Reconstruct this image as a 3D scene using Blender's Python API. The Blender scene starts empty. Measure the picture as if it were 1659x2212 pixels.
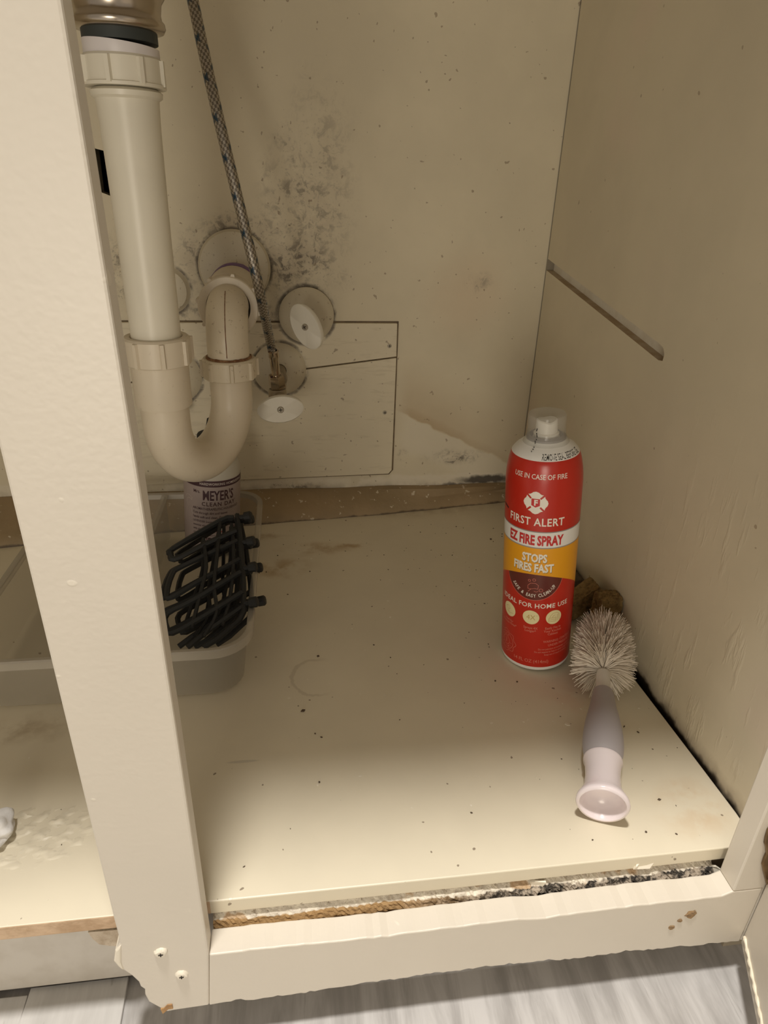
import bpy, bmesh, math, random
from mathutils import Vector, Matrix
random.seed(7)
S = bpy.context.scene
COL = S.collection

# ------------------------------------------------------------------ camera, light, exposure
FPX, W, H = 1450.0, 1659, 2212
CAM = Vector((-0.009, -0.2415, 0.3858))
RX = Vector((0.99129, -0.03158, 0.12783))    # world x, y, z expressed in image axes (right, down, forward)
RY = Vector((-0.12844, -0.44671, 0.88541))
RZ = Vector((0.02914, -0.89412, -0.44687))
cd = bpy.data.cameras.new('camera')
cam = bpy.data.objects.new('camera', cd); COL.objects.link(cam)
cd.sensor_fit = 'HORIZONTAL'; cd.sensor_width = 36; cd.lens = FPX / W * 36
cd.clip_start = 0.01
m = Matrix(((RX.x, -RX.y, -RX.z), (RY.x, -RY.y, -RY.z), (RZ.x, -RZ.y, -RZ.z))).to_4x4()
m.translation = CAM
cam.matrix_world = m
S.camera = cam
S.view_settings.view_transform = 'Standard'; S.view_settings.look = 'None'
S.view_settings.gamma = 1; S.view_settings.use_curve_mapping = False
S.view_settings.exposure = 0.36

wd = bpy.data.worlds.new('room_light'); S.world = wd; wd.use_nodes = True
wd.node_tree.nodes['Background'].inputs[0].default_value = (1.0, 0.87, 0.72, 1)
wd.node_tree.nodes['Background'].inputs[1].default_value = 0.25

def area(name, loc, target, size, watts, color):
    l = bpy.data.lights.new(name, 'AREA'); l.energy = watts; l.color = color
    l.shape = 'DISK'; l.size = size
    o = bpy.data.objects.new(name, l); COL.objects.link(o)
    o.location = loc
    o.rotation_euler = (Vector(target) - Vector(loc)).to_track_quat('-Z', 'Y').to_euler()
    return o
area('kitchen_lamp', (-0.10, -0.135, 1.50), (0.05, 0.0, 0), 0.12, 18, (1.0, 0.95, 0.88))
area('front_fill', (-0.30, -1.20, 0.20), (0.05, 0.5, 0.30), 0.45, 4.0, (1.0, 0.90, 0.74))  # unseen soft fill added in front to brighten the cupboard interior

def ray(p):
    v = Vector((p[0] - W / 2, p[1] - H / 2, FPX))
    return Vector((RX.dot(v), RY.dot(v), RZ.dot(v)))
def on(p, ax, val):                      # where a line of sight meets an axis-aligned surface of the cabinet
    d = ray(p); return CAM + d * ((val - CAM[ax]) / d[ax])
def deep(p, depth):
    return CAM + ray(p) * (depth / FPX)

DB, WX = 0.55, 0.286                     # back wall, right side panel
ZF = -0.105                              # kitchen floor

# ------------------------------------------------------------------ node helpers
class Mat:
    def __init__(s, name, color=(0.8, 0.8, 0.8), rough=0.5, metal=0.0, spec=0.5):
        s.m = bpy.data.materials.new(name); s.m.use_nodes = True
        s.t = s.m.node_tree; s.p = s.t.nodes['Principled BSDF']
        s.set('Base Color', color); s.set('Roughness', rough); s.set('Metallic', metal)
        s.set('Specular IOR Level', spec)
        s._tc = None
    def N(s, kind): return s.t.nodes.new('ShaderNode' + kind)
    def put(s, sock, v):
        if isinstance(v, bpy.types.NodeSocket): s.t.links.new(v, sock)
        else:
            if sock.type == 'RGBA' and len(v) == 3: v = (*v, 1)
            sock.default_value = v
    def set(s, k, v): s.put(s.p.inputs[k], v)
    def tc(s):
        if s._tc is None: s._tc = s.N('TexCoord').outputs['Object']
        return s._tc
    def math(s, op, a, b=0.0):
        n = s.N('Math'); n.operation = op; s.put(n.inputs[0], a); s.put(n.inputs[1], b); return n.outputs[0]
    def add(s, a, b): return s.math('ADD', a, b)
    def mul(s, a, b): return s.math('MULTIPLY', a, b)
    def mx(s, a, b): return s.math('MAXIMUM', a, b)
    def vec(s, op, a, b):
        n = s.N('VectorMath'); n.operation = op; s.put(n.inputs[0], a); s.put(n.inputs[1], b)
        return n.outputs['Value'] if op == 'LENGTH' else n.outputs['Vector']
    def noise(s, scale, detail=3, rough=0.55, dist=0.0, vec=None, color=False):
        n = s.N('TexNoise'); s.put(n.inputs['Vector'], vec or s.tc())
        n.inputs['Scale'].default_value = scale; n.inputs['Detail'].default_value = detail
        n.inputs['Roughness'].default_value = rough; n.inputs['Distortion'].default_value = dist
        return n.outputs['Color' if color else 'Fac']
    def voro(s, scale, vec=None):
        n = s.N('TexVoronoi'); s.put(n.inputs['Vector'], vec or s.tc()); n.inputs['Scale'].default_value = scale
        return n.outputs['Distance']
    def mr(s, v, a, b, c=0.0, d=1.0):
        n = s.N('MapRange'); n.clamp = True; n.interpolation_type = 'SMOOTHSTEP'
        s.put(n.inputs[0], v); 
        for i, q in enumerate((a, b, c, d)): n.inputs[i + 1].default_value = q
        return n.outputs[0]
    def mix(s, f, a, b):
        n = s.N('Mix'); n.data_type = 'RGBA'; s.put(n.inputs[0], f); s.put(n.inputs[6], a); s.put(n.inputs[7], b)
        return n.outputs[2]
    def warp(s, scale, amount):
        c = s.noise(scale, 3, 0.6, color=True)
        c = s.vec('SUBTRACT', c, (0.5, 0.5, 0.5))
        n = s.N('VectorMath'); n.operation = 'SCALE'; s.put(n.inputs[0], c); n.inputs['Scale'].default_value = amount
        return s.vec('ADD', s.tc(), n.outputs[0])
    def ell(s, c, r, vec=None, inner=0.35):
        d = s.vec('SUBTRACT', vec or s.tc(), tuple(c)); d = s.vec('DIVIDE', d, tuple(r))
        return s.mr(s.vec('LENGTH', d, (0, 0, 0)), 1.0, inner)
    def scaled(s, v, vec=None): return s.vec('MULTIPLY', vec or s.tc(), v)
    def bump(s, h, strength=0.2, dist=0.002):
        n = s.N('Bump'); n.inputs['Strength'].default_value = strength; n.inputs['Distance'].default_value = dist
        s.put(n.inputs['Height'], h); s.set('Normal', n.outputs[0])
    def color(s, v): s.set('Base Color', v)

PAINT = (0.74, 0.665, 0.53)
def paint_base(m, col=PAINT, amount=0.08):
    n = m.noise(7, 4, 0.6)
    a = tuple(c * (1 - amount) for c in col); b = tuple(min(1, c * (1 + amount * 0.7)) for c in col)
    return m.mix(m.mr(n, 0.3, 0.7), a, b)

def frame_paint():
    m = Mat('frame_paint', PAINT, 0.42)
    c = paint_base(m, (0.70, 0.645, 0.555), 0.03)
    sp = m.mr(m.noise(75, 1, 0.4), 0.77, 0.80)
    c = m.mix(m.mul(sp, 0.5), c, (0.86, 0.80, 0.68))
    sp2 = m.mr(m.noise(120, 1, 0.4, vec=m.vec('ADD', m.tc(), (3, 1, 5))), 0.79, 0.82)
    c = m.mix(m.mul(sp2, 0.5), c, (0.5, 0.36, 0.2))
    m.color(c)
    h = m.add(m.mul(m.noise(90, 2), 0.5), m.add(m.noise(300, 1), m.mul(sp, 1.6)))
    m.bump(h, 0.10, 0.0008)
    return m.m
def rings(m, c):                         # grime that collects round the cover plates
    t = None
    for p, rad in (((507, 577), .0385), ((662, 680), .0312), ((604, 795), .031), ((360, 627), .0255), ((378, 812), .031)):
        d = m.vec('LENGTH', m.vec('MULTIPLY', m.vec('SUBTRACT', m.warp(70, .004), tuple(on(p, 1, DB))), (1, 0, 1)), (0, 0, 0))
        e = m.mr(m.math('ABSOLUTE', m.math('SUBTRACT', d, rad)), .0045, .0010)
        t = e if t is None else m.mx(t, e)
    t = m.mul(t, m.mr(m.noise(40, 4, .65), .34, .56))
    return m.mix(m.mul(t, .85), c, (0.09, 0.07, 0.05))
def panel_mat():
    m = Mat('panel_paint', PAINT, 0.5)
    c = paint_base(m, (0.72, 0.65, 0.495), 0.05)
    gz = m.ell(on((560, 740), 1, DB), (0.07, .05, .05), m.warp(30, .02), .2)
    gr = m.mr(m.noise(1, 3, .6, vec=m.scaled((30, 1, 220))), .56, .66)
    c = m.mix(m.mul(m.mul(gr, m.add(m.mul(gz, .45), .12)), 1.0), c, (0.26, 0.20, 0.13))
    c = m.mix(m.mul(m.mr(m.noise(190, 1, .4), .745, .77), .6), c, (0.2, 0.14, 0.09))
    c = rings(m, c); m.color(c); m.bump(m.add(gr, m.noise(120, 2)), .12, .001); return m.m
def wall_back_mat():
    m = Mat('old_back_wall_paint', PAINT, 0.6)
    c = paint_base(m, (0.70, 0.63, 0.475), 0.06)
    wv = m.warp(22, 0.03); wv2 = m.warp(60, 0.012)
    # brown water stain with a ragged lower edge
    A_, B_ = on((870, 893), 1, DB), on((1090, 1000), 1, DB)
    sw = m.N('SeparateXYZ'); m.put(sw.inputs[0], m.warp(26, 0.016))
    k_ = (B_.z - A_.z) / (B_.x - A_.x)
    dd = m.math('SUBTRACT', sw.outputs[2], m.add(m.mul(m.math('SUBTRACT', sw.outputs[0], A_.x), k_), A_.z))
    xr_ = m.mr(sw.outputs[0], A_.x - 0.012, A_.x + 0.010)
    up_ = m.mx(m.mr(dd, 0.030, 0.0), m.mul(m.mr(dd, 0.085, 0.01), 0.55))
    st = m.mul(m.mul(m.mul(m.mr(dd, -0.001, 0.0025), up_), xr_), m.mr(sw.outputs[0], 0.27, 0.15, 0.55, 1.0))
    c = m.mix(m.mul(st, 0.62), c, (0.43, 0.29, 0.145))
    pl = m.mul(m.mul(m.mr(dd, 0.0005, -0.002), m.mr(dd, -0.055, -0.035)), m.mul(xr_, m.mr(sw.outputs[2], 0.012, 0.022)))
    c = m.mix(m.mul(pl, 0.6), c, (0.76, 0.70, 0.57))
    low_ = m.mul(m.mr(sw.outputs[2], 0.041, 0.036), m.mr(m.noise(24, 4, 0.6), 0.38, 0.5))
    c = m.mix(m.mul(low_, 0.6), c, (0.78, 0.72, 0.60))
    pk = m.mul(m.ell(on((1010, 640), 1, DB), (0.07, 0.05, 0.07), wv, 0.1), 0.3)
    c = m.mix(pk, c, (0.70, 0.52, 0.36))
    # mould
    mn = m.noise(95, 5, 0.7, 0.6); mn2 = m.noise(260, 3, 0.6); mn3 = m.noise(38, 4, 0.65, 0.5)
    spots = m.mul(m.mr(mn, 0.47, 0.60), m.mr(mn3, 0.36, 0.58))
    fine = m.mr(mn2, 0.58, 0.66)
    zone = None
    for (p, rx, rz, k) in (((650, 470), 0.06, 0.11, 0.75), ((640, 580), 0.075, 0.055, 1.0), ((520, 500), 0.055, 0.028, 1.0), ((430, 560), 0.035, 0.05, 0.8),
                           ((690, 400), 0.05, 0.13, 0.5), ((260, 590), 0.022, 0.05, 1.0), ((670, 610), 0.03, 0.018, 1.0), ((420, 680), 0.05, 0.018, 0.9),
                           ((600, 680), 0.035, 0.02, 0.9), ((620, 350), 0.02, 0.05, 0.6),
                           ((985, 985), 0.05, 0.014, 1.0), ((870, 985), 0.012, 0.012, 0.9), ((1035, 612), 0.022, 0.014, 0.5), ((640, 1055), 0.055, 0.012, 1.0)):
        e = m.mul(m.ell(on(p, 1, DB), (rx, 0.05, rz), wv, 0.15), k)
        zone = e if zone is None else m.mx(zone, e)
    mould = m.mul(zone, m.mx(spots, m.mul(fine, 0.6)))
    haze = m.mul(m.mul(zone, m.mr(mn3, 0.35, 0.65)), 0.36)
    c = m.mix(haze, c, (0.34, 0.27, 0.20))
    c = m.mix(m.mul(mould, 0.78), c, (0.10, 0.085, 0.07))
    c = rings(m, c)
    dots = m.mr(m.noise(190, 1, 0.4, vec=m.vec('ADD', m.tc(), (7, 3, 1))), 0.755, 0.78)
    c = m.mix(m.mul(dots, 0.6), c, (0.22, 0.15, 0.09))
    # dark damp line along the base
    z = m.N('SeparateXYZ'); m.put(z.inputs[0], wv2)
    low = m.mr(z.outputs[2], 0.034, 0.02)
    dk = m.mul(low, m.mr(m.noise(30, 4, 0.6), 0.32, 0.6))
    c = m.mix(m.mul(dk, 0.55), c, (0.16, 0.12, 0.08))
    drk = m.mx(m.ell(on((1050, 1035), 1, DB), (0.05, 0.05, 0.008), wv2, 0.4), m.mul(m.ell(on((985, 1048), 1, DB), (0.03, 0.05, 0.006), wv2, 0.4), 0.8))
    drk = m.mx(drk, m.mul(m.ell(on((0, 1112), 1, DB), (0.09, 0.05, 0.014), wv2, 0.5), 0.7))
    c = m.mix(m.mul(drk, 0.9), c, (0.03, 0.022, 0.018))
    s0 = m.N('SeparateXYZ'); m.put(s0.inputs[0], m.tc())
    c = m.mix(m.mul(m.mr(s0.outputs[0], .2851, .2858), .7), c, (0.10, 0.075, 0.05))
    m.color(c)
    h = m.add(m.mul(m.noise(25, 3), 0.8), m.add(m.mul(m.noise(200, 2), 0.35), m.mul(m.mul(pl, m.noise(120, 3)), 1.2)))
    m.bump(h, 0.22, 0.0016)
    return m.m
def wall_right_mat():
    m = Mat('old_side_panel_paint', PAINT, 0.5)
    c = paint_base(m, (0.69, 0.62, 0.47), 0.05)
    pk = m.mul(m.mr(m.noise(9, 3, 0.5), 0.52, 0.7), 0.4)
    c = m.mix(pk, c, (0.74, 0.60, 0.49))  # pinkish patches paint mixed-colour light into the wall
    dots = m.mr(m.noise(140, 1, 0.4), 0.775, 0.80)
    c = m.mix(m.mul(dots, 0.55), c, (0.25, 0.17, 0.1))
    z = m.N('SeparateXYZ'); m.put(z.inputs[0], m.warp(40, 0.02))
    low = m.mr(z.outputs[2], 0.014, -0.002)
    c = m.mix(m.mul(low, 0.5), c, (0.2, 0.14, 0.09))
    c = m.mix(m.mul(m.mr(z.outputs[2], 0.004, -0.003), m.mr(z.outputs[2], -0.040, -0.032)), c, (0.025, 0.018, 0.012))  # near-black band paints the shade of the gap beside the shelf
    m.color(c)
    drip = m.noise(1, 3, 0.6, vec=m.scaled((60, 110, 24)))
    sy = m.N('SeparateXYZ'); m.put(sy.inputs[0], m.tc()); near = m.mul(m.mr(sy.outputs[1], 0.30, 0.10), m.mr(sy.outputs[2], 0.32, 0.10))
    h = m.add(m.mul(m.mul(m.mr(drip, 0.55, 0.72), near), 1.0), m.mul(m.noise(60, 2), 0.35))
    m.bump(h, 0.2, 0.002)
    return m.m
def shelf_mat():
    m = Mat('old_shelf_paint', PAINT, 0.42)
    c = paint_base(m, (0.74, 0.675, 0.53), 0.05)
    wv = m.warp(28, 0.03); wv2 = m.warp(80, 0.008)
    for (p, rx, ry, k, col) in (((690, 1185), 0.06, 0.02, 0.45, (0.42, 0.28, 0.12)), ((600, 1225), 0.05, 0.025, 0.5, (0.44, 0.30, 0.13)), ((570, 1160), 0.04, 0.012, 0.4, (0.36, 0.25, 0.13)),
                                ((760, 1178), 0.03, 0.008, 0.5, (0.40, 0.26, 0.11)), ((850, 1100), 0.22, 0.03, 0.3, (0.34, 0.25, 0.15)), ((40, 1580), 0.05, 0.02, 0.4, (0.35, 0.26, 0.15)),
                                ((1490, 1740), 0.035, 0.03, 0.35, (0.62, 0.44, 0.26)), ((1250, 1500), 0.05, 0.03, 0.25, (0.66, 0.46, 0.34))):
        e = m.mul(m.ell(on(p, 2, 0), (rx, ry, 0.05), wv, 0.1), m.mr(m.noise(45, 4, 0.6), 0.35, 0.62))
        c = m.mix(m.mul(e, min(.9, k * 1.45)), c, col)
    # faint ring left by a can
    rc = on((690, 1462), 2, 0)
    d = m.vec('LENGTH', m.vec('MULTIPLY', m.vec('SUBTRACT', wv2, tuple(rc)), (1, 1, 0)), (0, 0, 0))
    sr = m.N('SeparateXYZ'); m.put(sr.inputs[0], m.tc())
    ring = m.mul(m.mr(m.math('ABSOLUTE', m.math('SUBTRACT', d, 0.0235)), 0.0022, 0.0008), m.mr(sr.outputs[0], rc.x + .012, rc.x - .006))
    c = m.mix(m.mul(ring, 0.4), c, (0.48, 0.41, 0.30))
    sc = m.mul(m.ell(on((525, 1645), 2, 0), (0.014, 0.0016, 0.05), None, 0.6), 0.5)
    c = m.mix(sc, c, (0.45, 0.42, 0.36))
    dots = m.mr(m.noise(170, 1, 0.35), 0.775, 0.80)
    c = m.mix(m.mul(dots, 0.75), c, (0.16, 0.11, 0.07))
    lt = m.mr(m.noise(120, 1, 0.35, vec=m.vec('ADD', m.tc(), (4, 9, 2))), 0.785, 0.80)
    c = m.mix(m.mul(lt, 0.6), c, (0.88, 0.83, 0.72))
    m.color(c)
    h = m.add(m.mul(m.noise(35, 3), 0.5), m.add(m.mul(m.noise(220, 2), 0.2), m.mul(m.mx(lt, dots), 1.0)))
    m.bump(h, 0.16, 0.0014)
    return m.m
def rough_board_mat():
    m = Mat('flaking_painted_board', (0.6, 0.5, 0.4), 0.85)
    w = m.N('SeparateXYZ'); m.put(w.inputs[0], m.warp(90, .0035)); x, z = w.outputs[0], w.outputs[2]
    n = m.noise(140, 5, 0.7); right = m.mr(x, .02, .12)
    c = m.mix(m.mr(n, 0.40, 0.62), (0.62, 0.56, 0.47), (0.80, 0.74, 0.62))
    c = m.mix(m.mul(m.mr(m.noise(320, 3, .7), .58, .66), .6), c, (0.22, 0.16, 0.10))
    c = m.mix(m.mul(m.mr(m.noise(45, 3), .56, .62), .8), c, (0.48, 0.31, 0.16))
    c = m.mix(m.mul(m.mul(m.mr(z, -.0152, -.0142), right), .85), c, (0.46, 0.32, 0.18))
    c = m.mix(m.mr(z, -.0180, -.0186), c, m.mix(right, (0.40, 0.25, 0.11), m.mix(m.mr(n, .42, .6), (0.03, 0.025, 0.02), (0.45, 0.38, 0.30))))
    c = m.mix(m.mr(z, -.0136, -.0129), c, (0.035, 0.022, 0.015))
    m.color(c); m.bump(m.noise(220, 4, 0.7), 0.7, 0.002)
    return m.m
def strip_mat():
    m = Mat('speckled_tan_strip', (0.3, 0.2, 0.1), 0.6)
    c = m.mix(m.mr(m.noise(12, 3), 0.35, 0.65), (0.29, 0.215, 0.12), (0.36, 0.262, 0.15))
    fl = m.mr(m.noise(150, 2, 0.5), 0.66, 0.70)
    c = m.mix(m.mul(fl, 0.7), c, (0.72, 0.64, 0.5))
    z = m.N('SeparateXYZ'); m.put(z.inputs[0], m.warp(50, 0.008))
    c = m.mix(m.mul(m.mr(z.outputs[2], 0.003, 0.0), 0.85), c, (0.06, 0.04, 0.025))
    m.color(c); m.bump(m.noise(120, 3), 0.4, 0.002)
    return m.m
def floor_mat():
    m = Mat('grey_wood_look_floor', (0.5, 0.5, 0.5), 0.38)
    g = m.noise(1, 5, 0.65, 0.4, vec=m.scaled((55, 7, 1)))
    g2 = m.noise(1, 4, 0.7, vec=m.scaled((160, 12, 1)))
    c = m.mix(m.mr(g, 0.34, 0.66), (0.37, 0.355, 0.345), (0.58, 0.565, 0.555))
    c = m.mix(m.mul(m.mr(g2, 0.60, 0.70), 0.35), c, (0.22, 0.21, 0.20))
    c = m.mix(m.mul(m.mr(m.noise(14, 3), 0.55, 0.75), 0.4), c, (0.30, 0.29, 0.28))
    m.color(c); m.bump(g2, 0.1, 0.001)
    return m.m
def pale_plank_mat():
    m = Mat('pale_plank', (0.7, 0.69, 0.68), 0.35)
    g = m.noise(1, 4, 0.6, vec=m.scaled((70, 9, 1)))
    c = m.mix(m.mr(g, 0.35, 0.7), (0.50, 0.49, 0.475), (0.62, 0.61, 0.595))
    c = m.mix(m.mul(m.mr(m.noise(1, 3, vec=m.scaled((150, 40, 1))), 0.66, 0.72), 0.4), c, (0.25, 0.23, 0.22))
    m.color(c); return m.m
def simple(name, col, rough=0.5, metal=0, noise=None, bump=None, spec=0.5):
    m = Mat(name, col, rough, metal, spec)
    if noise:
        sc, amt, col2 = noise
        m.color(m.mix(m.mul(m.mr(m.noise(sc, 4, 0.6), 0.4, 0.68), amt), col, col2))
    if bump: m.bump(m.noise(bump[0], 3), bump[1], bump[2])
    return m.m
def pvc_mat(name, col, dirt):
    m = Mat(name, col, 0.36)
    c = m.mix(m.mul(m.mr(m.noise(18, 3), 0.4, 0.7), 0.35), col, tuple(v * 0.86 for v in col))
    d = m.mul(m.mr(m.noise(240, 3, 0.7), 0.62, 0.70), dirt)
    c = m.mix(d, c, (0.20, 0.13, 0.07))
    m.color(c); m.bump(m.noise(60, 2), 0.06, 0.001)
    return m.m
def clear_mat(name, col, clear, rough=0.25):
    m = Mat(name, col, rough)
    t = m.N('BsdfTransparent'); t.inputs[0].default_value = (0.97, 0.97, 0.96, 1)
    mixn = m.N('MixShader'); mixn.inputs[0].default_value = 1 - clear
    m.t.links.new(t.outputs[0], mixn.inputs[1]); m.t.links.new(m.p.outputs[0], mixn.inputs[2])
    m.t.links.new(mixn.outputs[0], m.t.nodes['Material Output'].inputs[0])
    m.m.use_transparent_shadow = True if hasattr(m.m, 'use_transparent_shadow') else True
    return m.m
def braid_mat():
    m = Mat('braided_steel', (0.4, 0.38, 0.34), 0.38, 0.75)
    w = m.N('TexWave'); uv = m.N('TexCoord').outputs['UV']
    n = m.N('TexChecker'); m.put(n.inputs['Vector'], m.vec('MULTIPLY', uv, (16, 420, 1))); n.inputs['Scale'].default_value = 1
    c = m.mix(n.outputs['Fac'], (0.20, 0.175, 0.145), (0.46, 0.42, 0.36))
    sx = m.N('SeparateXYZ'); m.put(sx.inputs[0], uv)
    # blue tracer threads, crossing round the hose
    for sgn, off in ((1, 0.0), (-1, 0.12)):
        ph = m.add(m.mul(sx.outputs[1], 34.0), m.add(m.mul(sx.outputs[0], sgn * 1.0), off))
        fr = m.math('FRACT', ph)
        b = m.mul(m.mul(m.mr(fr, 0.0, 0.02), m.mr(fr, 0.15, 0.12)), m.mr(m.math('FRACT', m.add(m.mul(sx.outputs[0], 3), 0.1)), 0.35, 0.45))
        c = m.mix(m.mul(b, m.mr(n.outputs['Fac'], 0, 1, 0.45, .9)), c, (0.018, 0.06, 0.11))
    m.t.nodes.remove(w)
    m.color(c); m.bump(n.outputs['Fac'], 0.5, 0.0006)
    return m.m

M = dict(
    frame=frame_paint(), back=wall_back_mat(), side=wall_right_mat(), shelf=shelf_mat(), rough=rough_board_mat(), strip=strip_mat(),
    floor=floor_mat(), plank=pale_plank_mat(),
    ply=simple('raw_plywood_edge', (0.62, 0.45, 0.30), 0.8, 0, (60, 0.6, (0.38, 0.24, 0.13)), (120, 0.4, 0.002)),
    chipwood=simple('bare_chipped_wood', (0.52, 0.31, 0.13), 0.8, 0, (90, 0.6, (0.25, 0.13, 0.06)), (150, 0.5, 0.002)),
    void=simple('cavity_shade', (0.012, 0.011, 0.010), 0.9),
    panel=panel_mat(),
    seam=simple('grimy_edge', (0.20, 0.145, 0.09), 0.8, 0, (80, 0.6, (0.08, 0.06, 0.04))),
    white=pvc_mat('new_white_pvc', (0.78, 0.735, 0.615), 0.0), pvc=pvc_mat('aged_cream_pvc', (0.70, 0.62, 0.49), 0.12),
    pvcd=pvc_mat('grubby_pvc', (0.70, 0.62, 0.48), 0.55), esc=pvc_mat('grubby_cover_plate', (0.65, 0.59, 0.455), 0.6),
    purple=simple('purple_primer', (0.12, 0.04, 0.22), 0.5, 0, (150, 0.3, (0.3, 0.2, 0.35))),
    rust=simple('rust_grime', (0.16, 0.07, 0.03), 0.85, 0, (180, 0.7, (0.40, 0.24, 0.12))),
    steel=simple('brushed_steel', (0.50, 0.44, 0.37), 0.24, 1.0), chrome=simple('chrome', (0.55, 0.47, 0.38), 0.15, 1.0),
    gasket=simple('dark_rubber_gasket', (0.035, 0.042, 0.040), 0.6), braid=braid_mat(),
    handle=simple('white_plastic_knob', (0.80, 0.77, 0.68), 0.45), valve=simple('dull_valve_body', (0.42, 0.36, 0.27), 0.45, 0.4, (90, 0.5, (0.24, 0.19, 0.12))),
    screw=simple('painted_screw', (0.42, 0.38, 0.31), 0.5, 0.4), slot=simple('screw_slot', (0.05, 0.04, 0.03), 0.8),
    red=simple('can_red', (0.50, 0.022, 0.010), 0.28), yellow=simple('can_yellow', (0.80, 0.36, 0.010), 0.30), maroon=simple('can_maroon', (0.12, 0.022, 0.016), 0.3),
    canwhite=simple('can_white', (0.80, 0.79, 0.76), 0.3), ink=simple('white_ink', (0.84, 0.80, 0.72), 0.4), pink=simple('pale_red_ink', (0.66, 0.20, 0.15), 0.4),
    redink=simple('red_ink', (0.55, 0.03, 0.03), 0.4), blackink=simple('black_ink', (0.015, 0.013, 0.013), 0.5), shadowink=simple('grey_letter_shade', (0.16, 0.10, 0.03), 0.5),
    cream=simple('cream_disc_ink', (0.80, 0.72, 0.42), 0.4), greyline=simple('silver_line', (0.30, 0.28, 0.27), 0.35), creamink=simple('tan_ink', (0.52, 0.36, 0.12), 0.4),
    clearcap=clear_mat('clear_cap_plastic', (0.62, 0.60, 0.56), 0.74, 0.12), nozzle=simple('white_nozzle', (0.86, 0.83, 0.75), 0.45),
    tray=clear_mat('frosted_tray_plastic', (0.50, 0.46, 0.39), 0.70, 0.3), trayrim=clear_mat('frosted_tray_rim', (0.52, 0.48, 0.41), 0.45, 0.3),
    black=simple('black_plastic', (0.014, 0.015, 0.015), 0.62, 0, None, None),
    bottle=clear_mat('milky_bottle_plastic', (0.58, 0.55, 0.47), 0.10, 0.3), labelp=simple('lavender_label', (0.37, 0.305, 0.29), 0.5), plum=simple('plum_ink', (0.055, 0.022, 0.030), 0.5), labelpale=simple('pale_label_line', (0.60, 0.54, 0.50), 0.5),
    lilac=simple('lilac_plastic', (0.80, 0.72, 0.74), 0.2), grip=simple('grey_rubber_grip', (0.40, 0.37, 0.385), 0.5), collar=simple('milky_plastic', (0.72, 0.69, 0.64), 0.35), bristle=simple('cream_bristle', (0.86, 0.79, 0.69), 0.45),
    sponge=simple('brown_sponge', (0.30, 0.20, 0.075), 0.95, 0, (160, 0.7, (0.10, 0.06, 0.02)), (220, 1.0, 0.004)),
    brass=simple('antique_brass', (0.26, 0.17, 0.08), 0.38, 0.7, (70, 0.6, (0.10, 0.06, 0.03))),
    crumbs=simple('dark_crumb', (0.10, 0.07, 0.045), 0.8), flake=simple('paint_flake', (0.80, 0.74, 0.62), 0.6), plaster=simple('white_lump', (0.80, 0.79, 0.78), 0.8, 0, (90, 0.3, (0.5, 0.48, 0.46)), (140, 0.5, 0.002)),
)
M['ruststain'] = simple('rusty_chip', (0.34, 0.22, 0.11), 0.8, 0, (260, 0.8, (0.12, 0.08, 0.05)), (300, 0.5, 0.001))

# ------------------------------------------------------------------ mesh helpers
def obj(name, bm, mats, parent=None, smooth=False, bevel=0.0, angle=35):
    bmesh.ops.recalc_face_normals(bm, faces=bm.faces)
    me = bpy.data.meshes.new(name); bm.to_mesh(me); bm.free()
    for k in (mats if isinstance(mats, (list, tuple)) else [mats]): me.materials.append(k)
    o = bpy.data.objects.new(name, me); COL.objects.link(o)
    if parent: o.parent = parent
    if smooth:
        for p in me.polygons: p.use_smooth = True
        me.set_sharp_from_angle(angle=math.radians(angle))
    if bevel:
        b = o.modifiers.new('bevel', 'BEVEL'); b.width = bevel; b.segments = 2; b.limit_method = 'ANGLE'; b.angle_limit = math.radians(40)
    return o
def tag(o, label=None, cat=None, group=None, kind=None):
    if label: o['label'] = label
    if cat: o['category'] = cat
    if group: o['group'] = group
    if kind: o['kind'] = kind
    return o
def thing(name, label, cat, loc=(0, 0, 0), group=None, mat=None):
    o = bpy.data.objects.new(name, None); COL.objects.link(o); o.empty_display_size = 0.02
    if mat is not None: o.matrix_world = mat
    else: o.location = loc
    return tag(o, label, cat, group)
def struct(name, bm, mats, label, cat, **k): return tag(obj(name, bm, mats, **k), label, cat, kind='structure')
NB = bmesh.new
def box(bm, a, b, mi=0):
    vs = [bm.verts.new((x, y, z)) for x in (a[0], b[0]) for y in (a[1], b[1]) for z in (a[2], b[2])]
    for f in ((0, 1, 3, 2), (4, 6, 7, 5), (0, 4, 5, 1), (2, 3, 7, 6), (0, 2, 6, 4), (1, 5, 7, 3)):
        bm.faces.new([vs[i] for i in f]).material_index = mi
    return vs
def prism(bm, poly, vec, mi=0):
    a = [bm.verts.new(p) for p in poly]; b = [bm.verts.new(Vector(p) + Vector(vec)) for p in poly]
    n = len(a)
    bm.faces.new(a).material_index = mi; bm.faces.new(b[::-1]).material_index = mi
    for i in range(n): bm.faces.new((a[i], a[(i + 1) % n], b[(i + 1) % n], b[i])).material_index = mi
def basis(a):
    a = Vector(a).normalized(); u = a.orthogonal().normalized(); return a, u, a.cross(u)
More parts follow.
